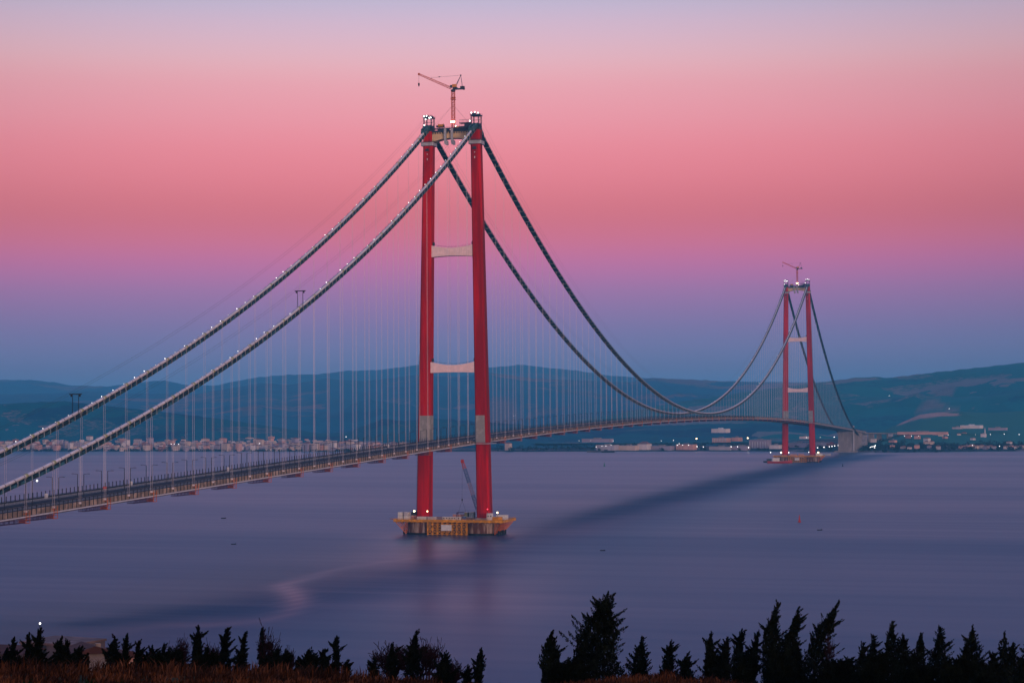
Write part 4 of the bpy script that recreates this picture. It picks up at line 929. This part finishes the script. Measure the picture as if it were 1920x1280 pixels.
for i, (x, y, r) in enumerate(sorted(sl_)):
    d = interp(shoreD, x)+(10 if y > 829 else 120 if y > 812 else 700 if y > 790 else 1000)
    if 1500 < x < 1575 and y > 829: d = 4290
    q = P(x, y, d); h = max(3, q[2]-shore_h(x, d)) if y > 812 else 6
    t_ = thing('shore_lamp', f"small white lamp on the far shore, {nth(i+1)} counting along it toward the right", 'lamp', (q[0], q[1], q[2]-h), 0, 'lamps along the far shore')
    part('pole', MB().tube([(0, 0, 0), (0, 0, h)], .18, 5), M_dark, t_); part('lamp', MB().ball((0, -.3, h), r*.78, 7, 5), M_warm if r > 1.7 else M_glow, t_)

# ---- leaf helper
def leaf_quads(C, Dv, L, W, rng):
    n = len(C); Dv = Dv/np.maximum(1e-6, np.linalg.norm(Dv, axis=1))[:, None]
    S = np.cross(Dv, rng.normal(size=(n, 3))); S /= np.maximum(1e-6, np.linalg.norm(S, axis=1))[:, None]
    a = C-Dv*L[:, None]*.5; b_ = C+Dv*L[:, None]*.5; m1 = C+S*W[:, None]*.5; m2 = C-S*W[:, None]*.5
    V = np.stack([a, m1, b_, m2], 1).reshape(-1, 3); return V, np.arange(4*n).reshape(-1, 4)
# trees in masses along the far shore
M_farleaf = mat('far_foliage', (.018, .05, .05), .9, .4, .05, spec=.05)
Cc = []
for _ in range(900):
    if random.random() < .5: px = random.uniform(1610, 1930); dep = random.uniform(10, 420)
    elif random.random() < .6: px = random.uniform(-20, 800); dep = random.choice([random.uniform(4, 14), random.uniform(20, 420)])
    else: px = random.uniform(930, 1560); dep = random.uniform(12, 300)
    d = interp(shoreD, px)+dep; x, y = XY(px, d); hz = shore_h(px, d); r = random.uniform(2.5, 5); 
    n = 34; v = RNG.normal(size=(n, 3)); v /= np.linalg.norm(v, axis=1)[:, None]; Cc.append(np.array([x, y, hz+r*.8])+v*RNG.uniform(.5, 1, (n, 1))*np.array([r*1.4, r, r]))
Cc = np.concatenate(Cc); V, F = leaf_quads(Cc, RNG.normal(size=Cc.shape), RNG.uniform(2, 4, len(Cc)), RNG.uniform(1.5, 2.6, len(Cc)), RNG)
o = link('shore_woodland', npmesh('shore_woodland', V, F, M_farleaf)); o['kind'] = 'stuff'; o['label'] = 'dark tree masses scattered through the far shore towns'

# ================================================================== FOREGROUND TREES
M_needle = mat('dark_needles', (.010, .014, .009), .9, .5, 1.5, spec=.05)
M_bark = mat('dark_bark', (.022, .014, .010), .95, .3, 3, spec=.05)
M_twig = mat('bare_twigs', (.030, .012, .014), .95, .3, 3, spec=.05)
WIND = Rh
def conifer(px, py, wpx, style, d, label, lean=.0, seed=0, name='conifer_tree', cat='tree', grp='conifers along the foreground slope'):
    rng = np.random.default_rng(seed); base_z = gz(px, d); x, y = XY(px, d); top = P(px, py, d)[2]; H = top-base_z+.05
    w = wpx*d/FPX*(1.25 if style != 'columnar' else 1.1); Hv = max(.8, (1284-py)*d/FPX)
    t_ = thing(name, label, cat, (x, y, base_z-.05), 0, grp)
    spires = [(0.0, 1.0, 1.0)]
    if style == 'double': spires = [(-.42, 1.0, .70), (.46, .965, .70)]
    if style == 'multi': spires = [(-.6, .93, .5), (0, 1, .55), (.55, .95, .5)]
    def ax(z, off): # bent axis of a spire
        k = np.clip((z-(H-Hv))/Hv, 0, 1.05); return (off*w*np.clip(k*1.3+.1, 0, 1)+lean*w*1.5*k**2)[:, None]*Rh[None, :]+np.c_[np.zeros((len(z), 2)), z]
    tr = MB()
    for off, hk_, ws in spires:
        zt = np.linspace(0, H*hk_*.95, 9); tr.tube([tuple(q) for q in ax(zt, off)], list(np.linspace(.05+H*.010, .010, 9)), 6)
    part('trunk', tr, M_bark, t_)
    Cs, Ds, Ls, Ws = [], [], [], []
    for off, hk_, ws in spires:
        topz = H*hk_; low = max(.05*H, topz-Hv*1.25); vis = topz-low
        n = int((60+300*min(1.6, (wpx*(1284-py))/9000))*(.75 if len(spires) > 1 else 1))
        k = np.sort(rng.uniform(0, 1, n)**.72)                     # 0 at the top
        zz = topz-vis*k; q = np.clip((topz-zz)/Hv, 0, 1.2)
        if style == 'columnar': Rk = w*ws*np.minimum(1, (q*3.2)**.7)
        else: Rk = w*ws*np.minimum(1.1, q**.82)
        az = rng.uniform(0, 2*np.pi, n); tier = 1+(.34-.2*np.minimum(1, q))*np.sin(q*11+seed+1.3*np.sin(az+seed))
        f = np.sqrt(rng.uniform(.02, 1, n)); rr = Rk*f*tier*rng.uniform(.75, 1.12, n)
        out = np.c_[np.cos(az), np.sin(az), np.zeros(n)]
        p0 = ax(zz, off)+out*rr[:, None]*.72
        ln = (.16+.22*np.minimum(1, Rk/.7))*rng.uniform(.7, 1.35, n)*(1.0 if style != 'columnar' else .9)
        dv = out*(.85*f if style != 'columnar' else .25*f)[:, None]+np.array([0, 0, 1.0])*rng.uniform(.55, 1.1, n)[:, None]+Rh*(.25+.5*lean)
        dv /= np.linalg.norm(dv, axis=1)[:, None]
        p0 = np.r_[p0, ax(np.array([topz-.42, topz-.30, topz-.62, topz-.2]), off)]; dv = np.r_[dv, np.tile(np.array([0, 0, 1.0])+Rh*(.1+.35*lean), (4, 1))]; ln = np.r_[ln, [.42, .34, .4, .24]]
        # long side shoots that stand out of the outline
        for _ in range(int(2+wpx/8)):
            a = rng.choice([0, np.pi])+rng.normal()*.5; qq = rng.uniform(.15, .8); z_ = topz-Hv*qq; o_ = Rh*math.cos(a)+Fh*math.sin(a); L = w*ws*(qq**.82)*rng.uniform(.9, 1.3) if style != 'columnar' else w*.9
            for e in np.linspace(.3, 1, 5): p0 = np.r_[p0, ax(np.array([z_+L*.55*e**1.6]), off)+o_*L*e]; dv = np.r_[dv, [(o_*.8+np.array([0, 0, .8])+Rh*.25)]]; ln = np.r_[ln, [.2+.1*rng.random()]]
        m_ = int(400+2600*min(1.6, (wpx*(1284-py))/9000)); q2 = rng.uniform(0.04, 1.22, m_)**.75; R2 = (w*ws*np.minimum(1, (q2*3.2)**.7) if style == 'columnar' else w*ws*np.minimum(1.1, q2**.82))*(1+(.30-.22*np.minimum(1, q2))*np.sin(q2*11+seed))
        a2 = rng.uniform(0, 6.283, m_); r2 = R2*.80*np.sqrt(rng.uniform(0, 1, m_)); Cs.append(ax(topz-Hv*q2, off)+np.c_[np.cos(a2), np.sin(a2), np.zeros(m_)]*r2[:, None])
        Ds.append(np.array([0, 0, 1.0])+rng.normal(size=(m_, 3))*.6); Ls.append(rng.uniform(.12, .22, m_)); Ws.append(rng.uniform(.06, .11, m_))
        for a, b_, l in zip(p0, dv, ln):
            m_ = int(24+50*l); tt = rng.uniform(0, 1, m_); r_ = (.035+.21*l)*(1-tt)**.8*np.minimum(1, tt*4+.35)*np.sqrt(rng.uniform(0, 1, m_)); aa = rng.normal(size=(m_, 3)); aa -= (aa @ b_)[:, None]*b_; aa /= np.linalg.norm(aa, axis=1)[:, None]
            Cs.append(a+b_*(tt*l)[:, None]+aa*r_[:, None]); Ds.append(b_+aa*.5+rng.normal(size=(m_, 3))*.3); Ls.append(rng.uniform(.05, .11, m_)); Ws.append(rng.uniform(.022, .045, m_))
    V, F = leaf_quads(np.concatenate(Cs), np.concatenate(Ds), np.concatenate(Ls), np.concatenate(Ws), rng)
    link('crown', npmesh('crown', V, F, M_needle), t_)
TREES = [(-12,1200,12,'cone',66,.1),(25,1195,10,'cone',70,.1),(52,1186,7,'columnar',74,.2),(69,1180,17,'cone',68,.2),(106,1193,11,'cone',72,.5),(126,1201,13,'cone',70,.0),(146,1216,12,'cone',66,.0),
 (211,1194,20,'cone',70,.1),(234,1188,11,'cone',76,.2),(257,1203,12,'cone',70,.1),(278,1211,13,'cone',72,.3),(304,1207,14,'multi',70,.1),(331,1222,14,'cone',66,.0),(368,1178,20,'cone',72,.1),(418,1178,17,'cone',74,.2),(451,1188,12,'cone',72,.3),(490,1178,8,'columnar',78,.0),
 (531,1222,16,'cone',66,.1),(567,1219,22,'multi',70,.3),(601,1217,10,'cone',72,.3),(627,1193,8,'columnar',82,.1),(645,1243,8,'cone',66,.2),
 (697,1236,10,'cone',70,.2),(732,1210,9,'columnar',74,.0),(769,1183,17,'cone',76,.3),(826,1228,20,'cone',70,.2),(871,1251,8,'cone',70,.2),(892,1219,8,'columnar',76,.5),
 (1026,1186,19,'columnar',68,.1),(1108,1110,66,'cone',72,.25),(1194,1198,22,'cone',78,.1),(1245,1205,20,'cone',80,.2),(1280,1226,18,'cone',78,.1),
 (1337,1188,28,'double',74,.1),(1388,1180,28,'double',80,.25),(1449,1130,38,'double',78,.35),(1517,1131,36,'cone',84,.75),(1482,1206,26,'cone',74,.1),(1548,1240,20,'cone',70,.2),
 (1585,1234,22,'cone',84,.1),(1608,1206,18,'cone',82,.1),(1627,1194,20,'cone',86,.1),(1665,1165,24,'cone',88,.0),(1686,1191,20,'cone',82,.0),(1704,1221,16,'cone',78,.1),(1718,1190,11,'columnar',84,.0),(1751,1178,26,'cone',86,.1),(1797,1211,18,'cone',84,.2),(1815,1175,26,'cone',90,.0),(1850,1248,18,'cone',80,.1),(1873,1187,11,'columnar',92,.1),(1887,1206,17,'cone',88,.1),(1905,1231,14,'cone',84,.1),(1919,1183,11,'columnar',94,.0),(1945,1190,22,'cone',88,.1)]
special = {1108: 'largest wide dark conifer in the foreground, below the far end of the near main cable', 1449: 'tall twin-topped dark conifer in the cluster below the far tower', 1517: 'tall wind-bent conifer with side shoots, next to the twin-topped one', 1026: 'broad columnar cypress standing just before the largest conifer', 627: 'thin pointed columnar cypress standing alone in a gap', 892: 'small thin cypress with a wind-bent tip in the wide gap'}
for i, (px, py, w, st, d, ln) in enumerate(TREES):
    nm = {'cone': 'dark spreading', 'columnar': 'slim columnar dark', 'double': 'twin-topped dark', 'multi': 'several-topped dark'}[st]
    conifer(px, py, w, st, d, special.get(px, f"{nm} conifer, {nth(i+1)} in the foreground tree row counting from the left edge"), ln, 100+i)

rb = random.Random(21); bushes = sorted([(rb.uniform(-10, 660), rb.uniform(1214, 1238), rb.uniform(12, 22), rb.uniform(60, 72)) for _ in range(24)]+[(rb.uniform(1290, 1930), rb.uniform(1222, 1248), rb.uniform(16, 26), rb.uniform(66, 80)) for _ in range(18)]+[(rb.uniform(1030, 1180), rb.uniform(1225, 1245), 18, 64) for _ in range(4)])
for i, (px, py, w, d) in enumerate(bushes):
    conifer(px, py, w, rb.choice(['cone', 'multi']), d, f"low dark juniper bush, {nth(i+1)} of the low bushes counting from the left edge", .15, 400+i, 'juniper_bush', 'bush', 'low bushes between the conifers')
def bare_tree(px, py, wpx, d, label, seed, name='bare_tree', nest=None):
    rng = random.Random(seed); x, y = XY(px, d); zb = gz(px, d); H = P(px, py, d)[2]-zb; w = wpx*d/FPX; Hv = max(1.0, (1270-py)*d/FPX)
    t_ = thing(name, label, 'tree' if name == 'bare_tree' else 'bush', (x, y, zb-.05), 0, 'leafless trees and bushes on the foreground slope'); br = MB(); tr = MB()
    cz = H-Hv*.55                                     # middle of the twiggy crown
    ends = []
    for k in range(1 if name == 'bare_tree' else 5):
        e = Vector((rng.uniform(-.25, .25)*w, rng.uniform(-.25, .25)*w, cz-Hv*.35)); tr.tube([(e.x*.3, e.y*.3, 0), (e.x*.7, e.y*.7, e.z*.55), tuple(e)], [.05+H*.006, .04+H*.004, .035], 5); ends.append(e)
    def fork(p, dv, L, r, lev):
        q = p.copy(); pts = [p.copy()]; dd = dv.copy()
        for _ in range(3):
            dd = (dd+Vector((rng.gauss(0, .2), rng.gauss(0, .2), rng.gauss(.04, .14)))).normalized(); q = q+dd*(L/3); pts.append(q.copy())
        br.tube(pts, [max(.011, r*f) for f in (1, .85, .7, .55)], 3, False)
        if lev == 4: return
        for k in range(4 if lev < 3 else 3):
            a = rng.uniform(0, 6.28); s_ = rng.uniform(.4, 1.0); fork(pts[rng.choice([1, 2, 3])], (dd+Vector((math.cos(a)*s_, math.sin(a)*s_, rng.uniform(-.25, .35)))).normalized(), L*rng.uniform(.6, .85), r*.62, lev+1)
    for e in ends:
        for k in range(5 if name == 'bare_tree' else 3):
            a = rng.uniform(0, 6.28); fork(e, Vector((math.cos(a)*.8, math.sin(a)*.8, rng.uniform(.25, 1.1))).normalized(), Hv*.36, .035, 1)
    v = np.array(br.v); c0 = np.array([0, 0, cz-Hv*.35]); up = max(.1, np.percentile(v[:, 2], 99.7)-c0[2]); lat = max(.1, np.percentile(np.abs(v @ Rh), 98))
    v = (v-c0)*np.array([min(1.6, w/lat), min(1.6, w/lat), (Hv*.9)/up])+c0; br.v = [tuple(q) for q in v]
    part('trunk', tr, M_twig, t_); part('branches', br, M_twig, t_)
    if nest:
        o_ = thing('mistletoe', 'round dark mistletoe ball in the bare crown', 'mistletoe', tuple(P(*nest, d)))
        c_ = rng and np.random.default_rng(seed).normal(size=(420, 3)); c_ = c_/np.linalg.norm(c_, axis=1)[:, None]*np.random.default_rng(seed+1).uniform(.3, 1, (420, 1))**.5*.13*d/62
        V, F = leaf_quads(c_, np.random.default_rng(3).normal(size=c_.shape), np.full(420, .09), np.full(420, .04), np.random.default_rng(4)); link('leaves', npmesh('leaves', V, F, M_needle), o_)
        o_['label'] = 'round dark mistletoe ball in the bare tree left of the lone cypress' if px < 600 else 'round dark mistletoe ball in the wide bare bush'
bare_tree(492, 1166, 34, 76, 'taller leafless tree with fine twigs around a slim cypress', 5, nest=(505, 1210))
bare_tree(330, 1196, 30, 78, 'leafless twiggy bush left of the pointed conifers', 6, 'bare_bush')
bare_tree(400, 1205, 34, 80, 'leafless twiggy bush between two dark conifers', 9, 'bare_bush')
bare_tree(533, 1212, 22, 74, 'low leafless bush right of the bare tree', 11, 'bare_bush')
bare_tree(735, 1204, 40, 78, 'wide leafless bush in front of the open water', 12, 'bare_bush')
bare_tree(795, 1196, 46, 78, 'largest leafless bush, with a dark ball in its crown', 13, 'bare_bush', nest=(795, 1218))
bare_tree(850, 1236, 20, 74, 'small leafless bush at the edge of the wide gap', 14, 'bare_bush')
bare_tree(1549, 1184, 10, 82, 'thin dead reddish sapling beside the wind-bent conifer', 15)
bare_tree(290, 1222, 26, 70, 'short leafless bush among the leftmost conifers', 16, 'bare_bush')

# ---- houses below the slope, on the left
def cottage(px, d, py_base, W, D, H_, label, wm_, roof_m, gable=2.4, rz=.2):
    q = P(px, py_base, d); b_ = thing('house', label, 'house', (q[0], q[1], q[2]), -YAW*-1+rz)
    part('wall', MB().box((-W/2, -D/2, -6), (W/2, D/2, H_)), wm_, b_)
    if gable:
        part('roof', MB().add([(-W/2-.5, -D/2-.5, H_-.1), (W/2+.5, -D/2-.5, H_-.1), (W/2+.5, D/2+.5, H_-.1), (-W/2-.5, D/2+.5, H_-.1), (-W/2-.5, 0, H_+gable), (W/2+.5, 0, H_+gable)], [(0,1,5,4),(2,3,4,5),(1,2,5),(3,0,4),(0,3,2,1)]), roof_m, b_)
        part('chimney', MB().box((W*.2, .6, H_), (W*.2+.7, 1.3, H_+gable+.15)), M_beige, b_)
    else: part('roof', MB().box((-W/2-.2, -D/2-.2, H_), (W/2+.2, D/2+.2, H_+.35)), roof_m, b_)
    for k in range(int(W/3.5)): part('window', MB().box((-W/2+1+k*3.5, -D/2-.06, 1.0), (-W/2+2.2+k*3.5, -D/2-.02, 2.3)), M_win, b_)
cottage(118, 330, 1229, 11, 9, 2.4, 'long pale flat building below the slope, half hidden by conifers', mat('pale_render', (.15, .11, .12), .9, .2, .3), mat('dull_roof', (.2, .12, .11), .9, .3, .3), 0, .1)
cottage(165, 270, 1262, 5.5, 6, 3.2, 'small house with a dark red gable roof below the slope', mat('white_render', (.3, .24, .24), .9, .2, .3), mat('dark_tile', (.09, .03, .025), .9, .2, .5), 1.0, -.5)
cottage(20, 320, 1264, 8, 7, 4.0, 'pale house at the left edge below the slope', MATS['pale_render'], MATS['dark_tile'], 1.0, .3)
cottage(215, 340, 1268, 9, 7, 3.8, 'low salmon house behind the leftmost conifer clump', WM['salmon pink'], MATS['dark_tile'], 1.2, -.2)
q = P(75, 1168, 300)
t_ = thing('street_lamp', 'single lit white street lamp above the conifers at the left', 'street lamp', (q[0], q[1], q[2]-12)); part('pole', MB().tube([(0, 0, -4), (0, 0, 11.8)], .07, 6), M_black, t_); part('lamp', MB().ball((0, 0, 12), .15, 8, 6), M_glow, t_)

# ---- grass on the brow
def grass(n, d0, d1, hmin, hmax, m_, name, label, pxr=(-60, 1980), seed=1, bend=.5, wid=.010, where=None):
    rng = np.random.default_rng(seed); V = np.zeros((n, 5, 3)); px = rng.uniform(*pxr, n); d = rng.uniform(d0, d1, n)
    keep = np.ones(n, bool)
    for i in range(n):
        cl = noise.noise(Vector((px[i]/36, d[i]/2.2, seed))); cl2 = noise.noise(Vector((px[i]/110, d[i]/5, seed+3)))
        if cl+cl2*.6 < -.22: keep[i] = False; continue
        if where and not where(px[i], d[i]): keep[i] = False; continue
        x, y = XY(px[i], d[i]); zz = CAM[2]-ground_drop(px[i], d[i])-.03; h = rng.uniform(hmin, hmax)*(.75+.7*max(0, cl)); a = rng.uniform(0, 6.28)
        b_ = np.array([math.cos(a), math.sin(a), 0])*bend*h*rng.uniform(.2, 1)+Rh*.15*h; s = np.cross(b_, [0, 0, 1.0]); s = s/(np.linalg.norm(s)+1e-6)*wid*rng.uniform(.6, 1.3); o = np.array([x, y, zz])
        V[i] = [o-s, o+s, o+b_*.35+[0, 0, h*.62]+s*.8, o+b_*.35+[0, 0, h*.62]-s*.8, o+b_+[0, 0, h*(.98-.2*bend)]]
    V = V[keep]; k = len(V); base = np.arange(k)[:, None]*5
    F = np.concatenate([base+[0, 1, 2], base+[0, 2, 3], base+[3, 2, 4]])
    o_ = link(name, npmesh(name, V.reshape(-1, 3), F, m_)); o_['kind'] = 'stuff'; o_['label'] = label
M_dry = mat('dry_grass', (.15, .05, .021), .9, .5, 1.2, col2=(.03, .012, .008), spec=.05)
M_grn = mat('green_grass', (.02, .036, .01), .9, .4, 1.2, spec=.05)
grass(46000, 24, 37, .10, .24, M_dry, 'dry_grass', 'reddish dry grass along the brow of the slope', seed=2, bend=.6, where=lambda p, d: p < 900 or 930 < p < 1420)
grass(16000, 18, 27, .06, .13, M_grn, 'green_grass', 'short dark green grass in front of the dry grass', seed=4, bend=.4, wid=.012)
grass(5000, 29, 36, .2, .42, M_dry, 'tall_dry_grass', 'taller dry stalks standing out of the brow grass', seed=8, bend=.7, wid=.008, pxr=(-40, 720))

# ================================================================== HAZE
hz = bpy.data.materials.new('haze_air'); hz.use_nodes = True; t = hz.node_tree; t.nodes.clear()
pvn = N(t, 'ShaderNodeVolumePrincipled'); pvn.inputs['Color'].default_value = (.18, .68, 1.0, 1); pvn.inputs['Density'].default_value = 6.0e-5; pvn.inputs['Anisotropy'].default_value = 0.0
oo = N(t, 'ShaderNodeOutputMaterial'); t.links.new(pvn.outputs[0], oo.inputs['Volume'])
o = part('haze', MB().box((-15000, -2000, -8), (10000, 23500, 490)), hz); o['kind'] = 'stuff'; o['label'] = 'thin blue evening haze over the strait'
